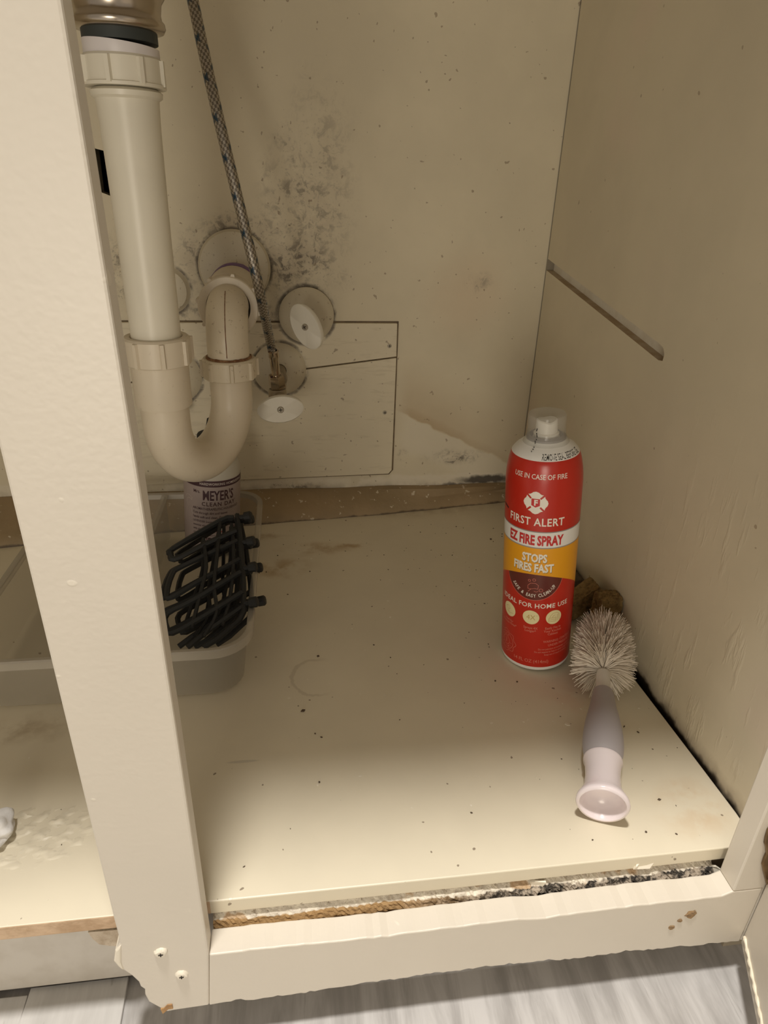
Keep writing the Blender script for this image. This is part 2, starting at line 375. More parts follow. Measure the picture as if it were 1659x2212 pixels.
def lathe(bm, prof, seg=48, origin=(0, 0, 0), axis=(0, 0, 1), mi=0, mis=None):
    a, u, w = basis(axis) if tuple(axis) != (0, 0, 1) else (Vector((0, 0, 1)), Vector((1, 0, 0)), Vector((0, 1, 0)))
    o = Vector(origin); rings = []
    for r, h in prof:
        if r < 1e-6: rings.append([bm.verts.new(o + a * h)])
        else: rings.append([bm.verts.new(o + a * h + (u * math.cos(t) + w * math.sin(t)) * r) for t in (2 * math.pi * i / seg for i in range(seg))])
    for k in range(len(rings) - 1):
        A, B = rings[k], rings[k + 1]; q = mis[k] if mis else mi
        for i in range(seg):
            j = (i + 1) % seg
            if len(A) == 1 and len(B) == 1: continue
            if len(A) == 1: f = bm.faces.new((A[0], B[i], B[j]))
            elif len(B) == 1: f = bm.faces.new((A[i], A[j], B[0]))
            else: f = bm.faces.new((A[i], A[j], B[j], B[i]))
            f.material_index = q
def smoothpath(pts, n=8):
    P = [Vector(p) for p in pts]; P = [P[0] * 2 - P[1]] + P + [P[-1] * 2 - P[-2]]; out = []
    for i in range(1, len(P) - 2):
        for k in range(n):
            t = k / n; a, b, c, d = P[i - 1], P[i], P[i + 1], P[i + 2]
            out.append(0.5 * ((2 * b) + (c - a) * t + (2 * a - 5 * b + 4 * c - d) * t * t + (3 * b - a - 3 * c + d) * t ** 3))
    return out + [P[-2]]
def tube(bm, pts, r, seg=12, caps=True, mi=0, uv=False):
    pts = [Vector(p) for p in pts]; n = len(pts); rr = r if isinstance(r, (list, tuple)) else [r] * n
    t0 = (pts[1] - pts[0]).normalized(); u = t0.orthogonal().normalized(); rings = []; L = [0]
    for i in range(n):
        t = ((pts[min(i + 1, n - 1)] - pts[i]).normalized() + (pts[i] - pts[max(i - 1, 0)]).normalized()).normalized()
        u = (u - t * u.dot(t)).normalized(); w = t.cross(u)
        rings.append([bm.verts.new(pts[i] + (u * math.cos(a) + w * math.sin(a)) * rr[i]) for a in (2 * math.pi * k / seg for k in range(seg))])
        if i: L.append(L[-1] + (pts[i] - pts[i - 1]).length)
    lay = bm.loops.layers.uv.verify() if uv else None
    for i in range(n - 1):
        for k in range(seg):
            j = (k + 1) % seg
            f = bm.faces.new((rings[i][k], rings[i][j], rings[i + 1][j], rings[i + 1][k])); f.material_index = mi
            if uv:
                for lp, q in zip(f.loops, ((k, i), (k + 1, i), (k + 1, i + 1), (k, i + 1))): lp[lay].uv = (q[0] / seg, L[q[1]])
    if caps:
        for ring in (rings[0], rings[-1]):
            try: bm.faces.new(ring).material_index = mi
            except ValueError: pass
def boolcut(o, cutters):
    for c in cutters:
        md = o.modifiers.new('cut', 'BOOLEAN'); md.operation = 'DIFFERENCE'; md.object = c; md.solver = 'EXACT'
    bpy.context.view_layer.update()
    me = bpy.data.meshes.new_from_object(o.evaluated_get(bpy.context.evaluated_depsgraph_get()))
    o.modifiers.clear(); o.data = me
    for c in cutters:
        d = c.data; bpy.data.objects.remove(c); bpy.data.meshes.remove(d)
def jag(a, b, n, amp, seed):
    rnd = random.Random(seed); a = Vector(a); b = Vector(b)
    return [a.lerp(b, (i + rnd.uniform(-.25, .25)) / n) + Vector((0, 0, rnd.uniform(-amp, amp))) for i in range(1, n)]

# ------------------------------------------------------------------ setting: walls, floors, trim
bm = NB(); box(bm, (-1.6, DB, ZF), (1.4, DB + 0.03, 2.1))
wb = struct('wall_back', bm, M['back'], 'cream back wall of the cupboard with black mould and a brown water stain', 'wall')
bm = NB(); q = [on(p, 1, DB) for p in ((203, 320), (262, 336), (272, 436), (215, 414))]
prism(bm, [(p.x, DB - 0.01, p.z) for p in q], (0, 0.032, 0)); boolcut(wb, [obj('cutter', bm, M['back'])])
bm = NB(); lo = Vector((min(p.x for p in q) - .003, DB + 0.021, min(p.z for p in q) - .003))
box(bm, (lo.x, DB + 0.0205, lo.z), (max(p.x for p in q) + .003, DB + 0.0225, max(p.z for p in q) + .003))
prism(bm, [(p.x, DB + 0.001, p.z) for p in q], (0, 0.0195, 0))
bmesh.ops.delete(bm, geom=[f for f in bm.faces if abs(f.calc_center_median().y - (DB + 0.001)) < 1e-5], context='FACES_ONLY')
obj('wall_cavity', bm, M['void'], wb)  # near-black lining paints the shade inside the hole
tag(wb.children[0], 'dark hole cut in the wall')

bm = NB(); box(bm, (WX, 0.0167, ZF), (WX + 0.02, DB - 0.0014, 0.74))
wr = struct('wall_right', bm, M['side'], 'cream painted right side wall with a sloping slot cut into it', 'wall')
g = [on(p, 0, WX) for p in ((1195, 567), (1424, 742), (1433, 752), (1435, 766), (1431, 780), (1422, 778), (1190, 590))]
g[0].y = DB + .004; g[-1].y = DB + .004; g[0].z += .0026; g[-1].z += .002
bm = NB(); prism(bm, [(WX - 0.005, p.y, p.z) for p in g], (0.0135, 0, 0)); boolcut(wr, [obj('cutter', bm, M['side'])])
wr.data.materials.append(simple('bare_groove', (0.42, 0.31, 0.19), 0.8, 0, (60, 0.6, (0.62, 0.54, 0.42))))
wr.data.materials.append(simple('pale_groove_back', (0.78, 0.74, 0.64), 0.7, 0, (50, 0.5, (0.60, 0.52, 0.40))))  # paler tone for the back face of the groove
for p in wr.data.polygons:
    if WX + 0.0003 < p.center.x < WX + 0.0084 and p.normal.z > 0.3: p.material_index = 1
    if WX + 0.0083 < p.center.x < WX + 0.0087 and p.normal.x < -.9: p.material_index = 2

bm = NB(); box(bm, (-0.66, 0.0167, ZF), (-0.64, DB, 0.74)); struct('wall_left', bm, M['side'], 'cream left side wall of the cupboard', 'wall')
bm = NB(); box(bm, (-0.66, -0.03, 0.74), (0.31, DB + 0.03, 0.78)); struct('ceiling', bm, M['frame'], 'underside of the worktop over the cupboard', 'ceiling')
bm = NB(); box(bm, (-1.6, -2.0, ZF - 0.02), (1.4, DB + 0.03, ZF)); struct('floor', bm, M['floor'], 'grey wood-look kitchen floor below the cupboard', 'floor')

def basey(x): return 0.498 + (x + 0.067) * 0.1266
bm = NB(); secs = []
for i in range(46):
    x = -0.62 + 0.894 * i / 45
    y0 = basey(x) - 0.0035 * math.exp(-((x - 0.1) / 0.1) ** 2) + 0.0006 * math.sin(i * 1.7); zt = 0.0235 + 0.0008 * math.sin(i * .9)
    P = [(y0, 0.0), (y0 + .0025, .0065), (y0 + .012, .013), (DB - .010, zt), (DB - .0005, zt + .001), (DB - .0005, 0.0)]
    secs.append([bm.verts.new((x, a, b)) for a, b in P])
for A, B in zip(secs, secs[1:]):
    for k in range(6): bm.faces.new((A[k], A[(k + 1) % 6], B[(k + 1) % 6], B[k]))
bm.faces.new(secs[0]); bm.faces.new(secs[-1][::-1])
struct('baseboard_back', bm, M['strip'], 'tan speckled strip along the foot of the mouldy back wall', 'baseboard', smooth=True)
bm = NB(); A = on((1262, 1300), 2, 0.004)
prism(bm, [(0.2755, 0.318, 0.001), (0.2855, 0.312, 0.001), (0.2855, 0.311, 0.016), (0.2795, 0.314, 0.020), (0.272, 0.322, 0.012)], (-0.006, 0.19, -0.0))
struct('trim_1', bm, [simple('dark_trim', (0.11, 0.085, 0.055), 0.85, 0, (40, 0.6, (0.025, 0.02, 0.015)), (120, 0.5, 0.002))], 'short dark trim along the right wall behind the can', 'trim', bevel=0.001)  # dark brown with near-black mottling

# ------------------------------------------------------------------ the cabinet: one thing, many parts
cab = thing('sink_cabinet', 'cream painted under-sink cabinet with a chipped front frame', 'cabinet')
fy = 0.0152
def F(p): v = on(p, 1, 0.0); return Vector((v.x, 0, v.z))
# centre stile with a broken lower left end
left = [F(p) for p in ((245, 1985), (254, 2018), (258, 2040), (250, 2052), (249, 2066), (258, 2083), (266, 2096), (284, 2108), (299, 2122), (303, 2132), (312, 2138), (313, 2150), (321, 2165), (345, 2178), (352, 2186), (362, 2186), (378, 2183))]
jb = F((452, 2172))
stile = [(-0.1147, 0, 0.62)] + left + [jb, (-0.0676, 0, -0.0190), (-0.0676, 0, 0.15), (-0.0681, 0, 0.28), (-0.0692, 0, 0.385), (-0.0702, 0, 0.45), (-0.0725, 0, 0.62)]
bm = NB(); prism(bm, [(p[0], 0, p[2]) for p in stile], (0, 0.0125, 0))
st = tag(obj('center_stile', bm, M['frame'], cab, bevel=0.0012), 'broad cream upright with a broken lower end')
bm = NB(); prism(bm, [tuple(F(p) + Vector((0, -.0006, 0))) for p in ((347, 2178), (352, 2188), (364, 2178), (374, 2177), (372, 2168), (362, 2169), (355, 2176))], (0, 0.012, 0)); obj('bare_wood_chip', bm, M['chipwood'], st)
bm = NB(); prism(bm, [tuple(F(p) + Vector((0, -.0008, 0))) for p in ((249, 2052), (262, 2040), (262, 2078), (268, 2096), (256, 2086), (246, 2074))], (0, 0.014, 0)); obj('paint_flake', bm, M['flake'], st, bevel=.001)
for p in ((348, 2056), (393, 2104)):
    c = F(p); bm = NB()
    lathe(bm, [(0.0, 0.0018), (0.0026, 0.0016), (0.0034, 0.0008), (0.0039, -0.0005)], 14, c, (0, -1, 0))
    for v in bm.verts: v.co += Vector((random.uniform(-1, 1), 0, random.uniform(-1, 1))) * 0.0006
    s_ = obj('screw', bm, M['flake'], st, smooth=True)
    bm = NB(); box(bm, (c.x - .0013, -.0022, c.z - .0003), (c.x + .0013, -.0012, c.z + .0003)); box(bm, (c.x - .0003, -.0022, c.z - .0013), (c.x + .0003, -.0012, c.z + .0013)); obj('screw_slot', bm, M['slot'], st)
# bottom rail
rl = [F((452, 2172))]
rnd = random.Random(3)
low = [(478, 2168), (520, 2160), (548, 2161), (580, 2155), (640, 2148), (700, 2138), (760, 2129), (790, 2122), (806, 2123), (842, 2117), (880, 2112), (930, 2104), (985, 2098), (1040, 2090), (1100, 2084), (1150, 2080), (1185, 2073), (1200, 2076), (1260, 2069), (1330, 2060), (1352, 2055), (1400, 2053), (1440, 2048), (1500, 2043), (1560, 2037), (1598, 2034)]
def dense(L, k, amp):
    out = []
    for (a, b), (c_, d) in zip(L, L[1:]):
        n = max(1, int(abs(c_ - a) / k))
        out += [(a + (c_ - a) * i / n, b + (d - b) * i / n + rnd.uniform(-amp, amp) * (1.8 if rnd.random() < .12 else 1)) for i in range(n)]
    return out + [L[-1]]
rl += [F(p) for p in dense(low, 9, 1.5)]
top = [(1560, 1936), (1500, 1943), (1420, 1951), (1300, 1966), (1210, 1978), (1180, 1984), (1120, 1986), (1020, 1998), (900, 2013), (840, 2022), (760, 2030), (640, 2042), (540, 2052), (458, 2062)]
rl += [Vector((.2785, 0, -.0692)), Vector((.2785, 0, -.0142)), Vector((.2580, 0, -.0142))]
rl += [F(p) for p in dense(top, 16, .8)]
rl[-1].x = -0.0674
bm = NB(); prism(bm, [tuple(p) for p in rl], (0, fy, 0))
ra = tag(obj('bottom_rail', bm, M['frame'], cab, bevel=0.0010), 'bottom frame rail with chipped edges')
for p, r in (((1492, 1975), 0.0042), ((1468, 1988), 0.0018), ((1450, 2003), 0.0022)):
    c = F(p); bm = NB(); lathe(bm, [(0.0, 0.0008), (r * .7, 0.0007), (r, -0.0003)], 11, c, (0, -1, 0))
    for v in bm.verts: v.co += Vector((random.uniform(-1, 1), 0, random.uniform(-1, 1))) * r * 0.25
    obj('rust_spot', bm, M['ruststain'], ra)
# right stile
bm = NB(); xr = 0.2578
prism(bm, [(xr, 0, 0.62), (xr, 0, -0.0141), (0.2787, 0, -0.0141), (0.2787, 0, -0.0695), (0.330, 0, -0.0695), (0.330, 0, 0.62)], (0, fy, 0))
tag(obj('right_stile', bm, M['frame'], cab, bevel=0.0010), 'right hand frame upright')
bm = NB(); box(bm, (-0.62, 0, 0.62), (0.31, fy, 0.74)); obj('top_rail', bm, M['frame'], cab)
# shelf board: front edge y, slightly short of the right wall
bm = NB()
rim = [(-0.635, 0.0172), (-0.30, 0.0172), (-0.1228, 0.0172), (-0.0677, 0.0198), (0.0854, 0.0196), (0.2656, 0.0203), (0.2845, 0.0204), (0.2850, 0.045), (0.2825, 0.10), (0.2782, 0.185), (0.2745, 0.32), (0.2735, 0.545), (-0.635, 0.545)]
prism(bm, [(x, y, 0) for x, y in rim], (0, 0, -0.0115))
for f in bm.faces:
    if abs(f.normal.z) < .5 and f.calc_center_median().y < 0.0199: f.material_index = 1 if f.calc_center_median().x < -0.09 else 0
sh = tag(obj('shelf_board', bm, [M['shelf'], M['ply']], cab, bevel=0.0008), 'cream painted cupboard floor with crumbs and stains')
# swollen flaking paint on the shelf behind the stile
rnd = random.Random(11); bm = NB(); nx, ny = 50, 44
c0 = on((40, 1810), 2, 0); vv = []
for i in range(nx + 1):
    for j in range(ny + 1):
        x = -0.062 + 0.124 * i / nx; y = -0.030 + 0.060 * j / ny
        e = max(0, 1 - ((x / .06) ** 2 + (y / .029) ** 2))
        n = (math.sin(x * 310 + y * 140) * math.sin(y * 390 - x * 120) + math.sin(x * 720 + 1.3 + y * 260) * math.sin(y * 640 + x * 300)) * .5 + rnd.uniform(-.6, .6)
        z = -0.0006 + 0.0026 * min(1, e * 1.6) * max(-.1, 0.30 + 0.55 * n)
        vv.append(bm.verts.new((c0.x + x, c0.y + y, z)))
for i in range(nx):
    for j in range(ny): bm.faces.new((vv[i * (ny + 1) + j], vv[(i + 1) * (ny + 1) + j], vv[(i + 1) * (ny + 1) + j + 1], vv[i * (ny + 1) + j + 1]))
tag(obj('blistered_paint', bm, M['shelf'], cab, smooth=True, angle=60), 'crusty blistered paint patch')
# rotten edge of the older board under the shelf
bm = NB(); n1, n2 = 220, 12; vv = []; rnd = random.Random(5)
for i in range(n1 + 1):
    x = -0.0672 + 0.325 * i / n1
    wob = 0.0012 * math.sin(x * 55) + 0.0008 * math.sin(x * 171 + 1) 
    for j in range(n2 + 1):
        t = j / n2
        rt = min(1, max(0, (x - .02) / .1))
        y = 0.0228 - 0.0066 * t + (.0008 + .0010 * rt) * math.sin(t * 7 + 1) + rnd.uniform(-.0005, .0005) * (1 + rt) + wob * .5; z = -0.0122 - 0.0012 * (x > .17) - 0.0150 * t
        y -= .0007 * (.62 < t < .76)
        vv.append(bm.verts.new((x, y, z)))
for i in range(n1):
    for j in range(n2): bm.faces.new((vv[i * (n2 + 1) + j], vv[(i + 1) * (n2 + 1) + j], vv[(i + 1) * (n2 + 1) + j + 1], vv[i * (n2 + 1) + j + 1]))
ob = tag(obj('rotten_board_edge', bm, M['rough'], cab), 'rotten flaking edge of the old board under the shelf')
bm = NB(); box(bm, (-0.0672, 0.0245, -0.060), (0.285, 0.036, -0.0127)); obj('support_board', bm, M['seam'], cab)
for p, a in (((1385, 1868), .5), ((1535, 1877), 1.1), ((1160, 1908), 2.0), ((1560, 1893), .2)):
    c = on(p, 1, 0.021); bm = NB()
    P = [c + Vector((0.008 * math.cos(a + k * 1.05) * random.uniform(.6, 1.1), -.001 + .002 * math.sin(k * 2), 0.0035 * math.sin(a + k * 1.05))) for k in range(6)]
    prism(bm, [tuple(v) for v in P], (0, 0.0012, .0004)); obj('paint_flake', bm, M['flake'], cab)
# left: toe board, chunk of broken board
bm = NB(); box(bm, (-0.64, 0.040, ZF + 0.006), (0.285, 0.052, -0.013)); tk = tag(obj('toe_board', bm, simple('grey_toe_board', (0.60, 0.56, 0.50), 0.5, 0, (30, .4, (0.42, 0.37, 0.30))), cab, bevel=.001), 'grey recessed toe board')
bm = NB(); ch = [on(p, 1, 0.019) for p in ((190, 2014), (200, 2028), (214, 2040), (235, 2043), (258, 2044), (262, 2008))]
prism(bm, [tuple(v) for v in ch], (0, 0.018, 0)); obj('broken_board_end', bm, simple('crumbly_board', (0.58, 0.49, 0.38), .85, 0, (120, .6, (0.36, 0.27, 0.18)), (160, .6, .003)), cab)

# pale plank pieces laid on the floor at the left
def plank(px0, px1, top, label):
    a = on((px0, top[0]), 2, ZF + .003); b = on((px1, top[1]), 2, ZF + .003)
    bm = NB(); prism(bm, [(a.x, a.y, ZF), (b.x, b.y, ZF), (b.x + .004, b.y - .16, ZF), (a.x - 0.004, a.y - .16, ZF)], (0, 0, 0.0035))
    return tag(obj('floor_plank', bm, M['plank'], bevel=.0006), label, 'plank', 'pale planks under the toe board')
plank(-150, 60, (2172, 2150), 'pale grey floor plank at the far left under the toe board')
plank(67, 278, (2134, 2109), 'pale grey floor plank just left of the broken stile end')

# open door on the right, seen at its lower hinge corner
dirv = Vector((-0.39, -0.92, 0)).normalized(); nrm = Vector((dirv.y, -dirv.x, 0)); 
door = thing('cabinet_door', 'open cream cabinet door hinged at the right edge', 'door', (0.2788, -0.0005, -0.0695))
bm = NB(); a = Vector((0, 0, 0)); b = dirv * 0.30; out = Vector((0.92, -0.39, 0)) * 0.018
prism(bm, [tuple(a), tuple(b), tuple(b + out), tuple(a + out)], (0, 0, 0.55)); obj('door_panel', bm, M['frame'], door, bevel=0.001)
bm = NB(); pts = []
for i in range(40):
    t = i / 39; pts.append(Vector((0, 0, 0.0095 + .0004 * math.sin(t * 60))) + dirv * (0.003 + 0.09 * t) - Vector((0.92, -0.39, 0)) * 0.0004)
tube(bm, pts, [0.0011 + 0.0004 * math.sin(i * 1.9) for i in range(40)], 8); tag(obj('edge_bead', bm, simple('cream_paint_bead', (0.84, 0.77, 0.62), .5), door, smooth=True), 'cream bead of paint along the lower edge')
bm = NB(); hg = [F(p) for p in ((1661, 1782), (1655, 1790), (1650, 1806), (1648, 1818), (1651, 1828), (1652, 1840), (1647, 1852), (1643, 1864), (1646, 1880), (1650, 1896), (1653, 1908), (1659, 1926), (1680, 1926), (1690, 1780))]
prism(bm, [tuple(v - Vector(door.location)) for v in hg], (0, -0.0022, 0)); hgo = tag(obj('hinge', bm, M['brass'], door, bevel=.0006), 'aged brass hinge leaf with a wavy edge')
c = F((1672, 1850)) - Vector(door.location); bm = NB(); lathe(bm, [(0, -.02), (.0035, -.02), (.0035, .02), (0, .02)], 16, c + Vector((.003, -.003, 0))); obj('hinge_knuckle', bm, M['brass'], hgo, smooth=True)

# ------------------------------------------------------------------ access panel on the back wall
ap = thing('access_panel', 'cream two-board access panel screwed to the back wall behind the pipes', 'panel', (0, 0, 0))
pt = 0.0055
def Wp(p): v = on(p, 1, DB); return (v.x, DB - pt, v.z)
bm = NB(); prism(bm, [(-0.215, DB - pt, .2335), Wp((857, 697)), Wp((855, 768)), Wp((660, 793)), (-0.215, DB - pt, .165)], (0, pt - .0004, 0)); obj('upper_board', bm, M['panel'], ap, bevel=0.0006)
bm = NB(); prism(bm, [(-0.215, DB - pt, .1635), Wp((660, 796)), Wp((855, 771)), Wp((845, 1012)), Wp((838, 1020)), Wp((527, 1033)), (-0.215, DB - pt, .036)], (0, pt - .0004, 0)); obj('lower_board', bm, M['panel'], ap, bevel=0.0006)
bm = NB(); e_ = [Wp((527, 1036)), Wp((840, 1024)), Wp((849, 1014)), Wp((861, 694))]; prism(bm, [(-.2165, DB - .0012, .0352)] + [(q_[0], DB - .0012, q_[2]) for q_ in e_] + [(-.2165, DB - .0012, .2347)], (0, .001, 0)); obj('grimy_gap', bm, M['seam'], ap)
for p, mt in (((840, 745), 'seam'), ((830, 888), 'screw')):
    c = Vector(Wp(p)); bm = NB(); lathe(bm, [(0, .0008), (.0022, .0006), (.0028, -.0004)], 14, c, (0, -1, 0)); s_ = obj('screw', bm, M['screw'], ap, smooth=True)
    bm = NB(); box(bm, (c.x - .0016, c.y - .0011, c.z - .0003), (c.x + .0016, c.y - .0006, c.z + .0003)); box(bm, (c.x - .0003, c.y - .0011, c.z - .0016), (c.x + .0003, c.y - .0006, c.z + .0016)); obj('screw_slot', bm, M['slot'], s_)

# ------------------------------------------------------------------ drain: tailpiece, trap, arm
def nut(name, origin, axis, r, h, lugs, mat, parent, inner, rot=0.0, flange=None):
    a, u, w = basis(axis) if tuple(axis) != (0, 0, 1) else (Vector((0, 0, 1)), Vector((1, 0, 0)), Vector((0, 1, 0)))
    bm = NB()
    prof = [(inner, 0), (r - .001, 0), (r, .001), (r, h - .0015), (r - .0015, h), (inner + .001, h), (inner, h - .001), (inner, 0)]
    if flange: prof[1:3] = [(r + flange, 0), (r + flange, .002), (r, .0026)]
    lathe(bm, prof, 48, origin, axis)
    for k in range(lugs):
        t = rot + 2 * math.pi * k / lugs; d = u * math.cos(t) + w * math.sin(t); s = -u * math.sin(t) + w * math.cos(t)
        o = Vector(origin) + d * (r - .0006) + a * .0012
        prism(bm, [tuple(o + s * .0022), tuple(o + d * .0028 + s * .0013), tuple(o + d * .0028 - s * .0013), tuple(o - s * .0022)], tuple(a * (h - .003)))
    return obj(name, bm, mat, parent, smooth=True, angle=30)
TX, TY = -0.1145, 0.3093
dr = thing('drain_pipe', 'white and cream plastic sink drain with a U-shaped trap', 'pipe', (0, 0, 0))
bm = NB(); lathe(bm, [(.0180, .262), (.0189, .262), (.0191, .34), (.0200, .41), (.0207, .427), (.0232, .4285), (.0235, .4315), (.0205, .4335), (.0180, .4335)], 56, (TX, TY, 0)); obj('tailpiece', bm, M['white'], dr, smooth=True)
nut('slip_nut', (TX - .0005, TY, .4338), (0, 0, 1), .0256, .0178, 8, M['white'], dr, .0195, .62, flange=.0012)
bm = NB(); prof = [(.0235, .4505), (.0240, .4520), (.0240, .4590), (.0, .4590)]; lathe(bm, prof, 48, (TX, TY, 0))
for v in bm.verts:
    if v.co.z > .4585: v.co.z += (TX - v.co.x) * 0.085 - .0008
obj('threaded_collar', bm, simple('pale_lilac_collar', (0.72, 0.68, 0.68), .4), dr, smooth=True)
nut('slip_nut', (TX, TY, .2475), (0, 0, 1), .0254, .0215, 8, M['pvc'], dr, .0192, .30)
bm = NB(); lathe(bm, [(.0188, .213), (.0220, .2132), (.0224, .215), (.0224, .249), (.0193, .249)], 48, (TX, TY, 0)); obj('trap_socket', bm, M['pvc'], dr, smooth=True)
RXp, RYp = -0.0672, 0.3895
cx, cy = (TX + RXp) / 2, (TY + RYp) / 2; hv = Vector((RXp - TX, RYp - TY, 0)); rad = hv.length / 2; hd = hv.normalized()
zc = 0.196; pts = [Vector((TX, TY, z)) for z in (.220, .212, .204)]
for k in range(0, 33):
    t = math.pi * k / 32; pts.append(Vector((cx, cy, zc)) - hd * rad * math.cos(t) - Vector((0, 0, rad * math.sin(t))))
pts += [Vector((RXp, RYp, z)) for z in (.206, .218)]
bm = NB(); tube(bm, pts, .0193, 40); obj('trap_bend', bm, M['pvc'], dr, smooth=True)
n2 = nut('slip_nut', (RXp, RYp, .214), (0, 0, 1), .0245, .0185, 8, M['pvcd'], dr, .0192, .15)
bm = NB(); lathe(bm, [(.0186, .2315), (.0206, .2329), (.0212, .2322), (.0206, .2338), (.0194, .2343)], 48, (RXp, RYp, 0))
for v in bm.verts: v.co.z += random.uniform(-.0003, .0004)
obj('rust_ring', bm, M['rust'], n2)
ZA, er = 0.2740, 0.030
pts = [Vector((RXp, RYp, z)) for z in (.222, .232, ZA - er)]
for k in range(1, 17):
    t = math.pi / 2 * k / 16; pts.append(Vector((RXp, RYp + er * (1 - math.cos(t)), ZA - er + er * math.sin(t))))
pts += [Vector((RXp, RYp + er + d, ZA)) for d in (.008, .025)]
bm = NB(); tube(bm, pts, .0190, 40); el = obj('trap_elbow', bm, M['pvcd'], dr, smooth=True)
bm = NB(); tube(bm, [Vector((RXp, RYp - .01905, z)) for z in (.236, ZA - er)] + [Vector((RXp, RYp + er - (er + .0190) * math.cos(t), ZA - er + (er + .0190) * math.sin(t))) for t in (math.pi / 2 * k / 12 for k in range(1, 10))], .00042, 6); obj('mold_seam', bm, M['rust'], el)
nut('slip_nut', (RXp, .4205, ZA - .0025), (0, 1, 0), .0280, .0175, 8, M['pvc'], dr, .0205, .2)
bm = NB(); lathe(bm, [(.0190, .438), (.0250, .438), (.0262, .4395), (.0262, .519), (.0254, .5205), (.0215, .521), (.0215, .549), (.0190, .549)], 48, (RXp, 0, ZA), (0, 1, 0)); ar = obj('trap_arm', bm, M['pvc'], dr, smooth=True)
bm = NB(); lathe(bm, [(.0263, .4965), (.0266, .4985), (.0266, .5185), (.0256, .5210), (.0238, .5218), (.0217, .5225), (.0216, .5235)], 64, (RXp, 0, ZA), (0, 1, 0))
for v in bm.verts: v.co.y += random.uniform(-.0011, .0011)
tag(obj('primer_ring', bm, M['purple'], ar, smooth=True), 'purple primer stain round the joint')
c = on((507, 577), 1, DB)
bm = NB(); lathe(bm, [(.0, .0002), (.030, .0015), (.0365, .0035), (.0388, .0075), (.0385, .009)], 56, (c.x, DB - .0092, c.z), (0, 1, 0)); obj('cover_plate', bm, M['esc'], dr, smooth=True)

# ------------------------------------------------------------------ sink strainer above
sk = thing('sink_strainer', 'brushed steel sink strainer above the white drain nut', 'strainer', (TX, TY, .4590))
bm = NB(); lathe(bm, [(.0, .0), (.0238, .0), (.0238, .0085), (.0, .0085)], 48); obj('gasket', bm, M['gasket'], sk, smooth=True)
bm = NB(); lathe(bm, [(.0225, .0060), (.0282, .0068), (.0296, .0092), (.0292, .0118), (.0276, .0135), (.0272, .0165), (.0282, .0225), (.0318, .0275), (.0345, .0335), (.0355, .0420), (.0400, .050), (.045, .054), (.045, .062), (0, .062)], 64); obj('strainer_body', bm, M['steel'], sk, smooth=True, angle=60)

# ------------------------------------------------------------------ shut-off valves
BODY = on((599, 836), 1, .478)
def valve(label, pc, hand, ang, lenx, lenz, tilt, plate_r, with_out):
    c = on(pc, 1, DB); yb = DB - pt if with_out else DB - pt
    v = thing('shutoff_valve', label, 'valve', (c.x, yb, c.z), 'shut-off valves on the back wall')
    bm = NB(); lathe(bm, [(.008, -.0075), (.014, -.0068), (.024, -.0045), (plate_r - .001, -.0012), (plate_r, .0004)], 48, (0, 0, 0), (0, 1, 0)); obj('cover_plate', bm, M['esc'], v, smooth=True)
    h = Vector(hand) - Vector((c.x, yb, c.z))
    bm = NB(); lathe(bm, [(.0, -.045), (.0085, -.045), (.0092, -.040), (.0075, -.034), (.0075, .0)], 24, (0, 0, 0), (0, 1, 0)); 
    if with_out:
        lathe(bm, [(.0, -.014), (.0095, -.014), (.0098, .012), (.0088, .014), (.0, .014)], 24, BODY - Vector((c.x, yb, c.z)) - Vector((0, 0, .016)), (0, 0, 1)); tube(bm, [(0, -.03, 0), BODY - Vector((c.x, yb, c.z)) - Vector((0, 0, .018))], .0085, 16)
    obj('valve_body', bm, M['valve'] if with_out else M['esc'], v, smooth=True)
    d = Vector(tilt).normalized()
    bm = NB(); tube(bm, [h + d * -0.004, h * .6, BODY - Vector((c.x, yb, c.z)) - Vector((0, 0, .02)) if with_out else Vector((0, -.036, 0))], .0068, 16); obj('stem', bm, M['valve'] if with_out else M['esc'], v, smooth=True)
    a, u, w = basis(d); up = Vector((0, 0, 1)); u = (up - a * up.dot(a)).normalized(); w = a.cross(u)
    q = Matrix.Rotation(ang, 3, a); u = q @ u; w = q @ w
    bm = NB(); N = 40; prof = [(.88, -.0060), (1.0, -.0045), (1.0, .0010), (.94, .0022), (.0, .0026)]; rings = []
    for s, z in prof:
        rings.append([bm.verts.new(h + a * z + (w * math.copysign(abs(math.cos(t)) ** 1.0, math.cos(t)) * lenx + u * math.sin(t) * lenz) * s) for t in (2 * math.pi * k / N for k in range(N))] if s else [bm.verts.new(h + a * z)])
    for A, B in zip(rings, rings[1:]):
        for k in range(N):
            j = (k + 1) % N
            bm.faces.new((A[k], A[j], B[j], B[k]) if len(B) > 1 else (A[k], A[j], B[0]))
    bm.faces.new(rings[0])
    hd_ = obj('handle', bm, M['handle'], v, smooth=True, angle=45)
    bm = NB(); lathe(bm, [(0, .0040), (.0026, .0040), (.0034, .0032), (.0036, .0022)], 18, h, a); sc = obj('handle_screw', bm, M['screw'], hd_, smooth=True)
    bm = NB()
    for e, f in ((u, w), (w, u)):
        o = h + a * .0041
        prism(bm, [tuple(o + e * .002 + f * .0004), tuple(o - e * .002 + f * .0004), tuple(o - e * .002 - f * .0004), tuple(o + e * .002 - f * .0004)], tuple(a * .0003))
    bmesh.ops.remove_doubles(bm, verts=bm.verts, dist=1e-6); obj('screw_cross', bm, M['slot'], hd_)
    return v
h2 = on((606, 884), 1, .437); h1 = on((661, 706), 1, .472)
valve('cream shut-off valve with a tilted oval handle and no hose', (662, 680), h1, math.radians(31), .0150, .0245, (-0.42, -0.90, 0.05), .0312, False)
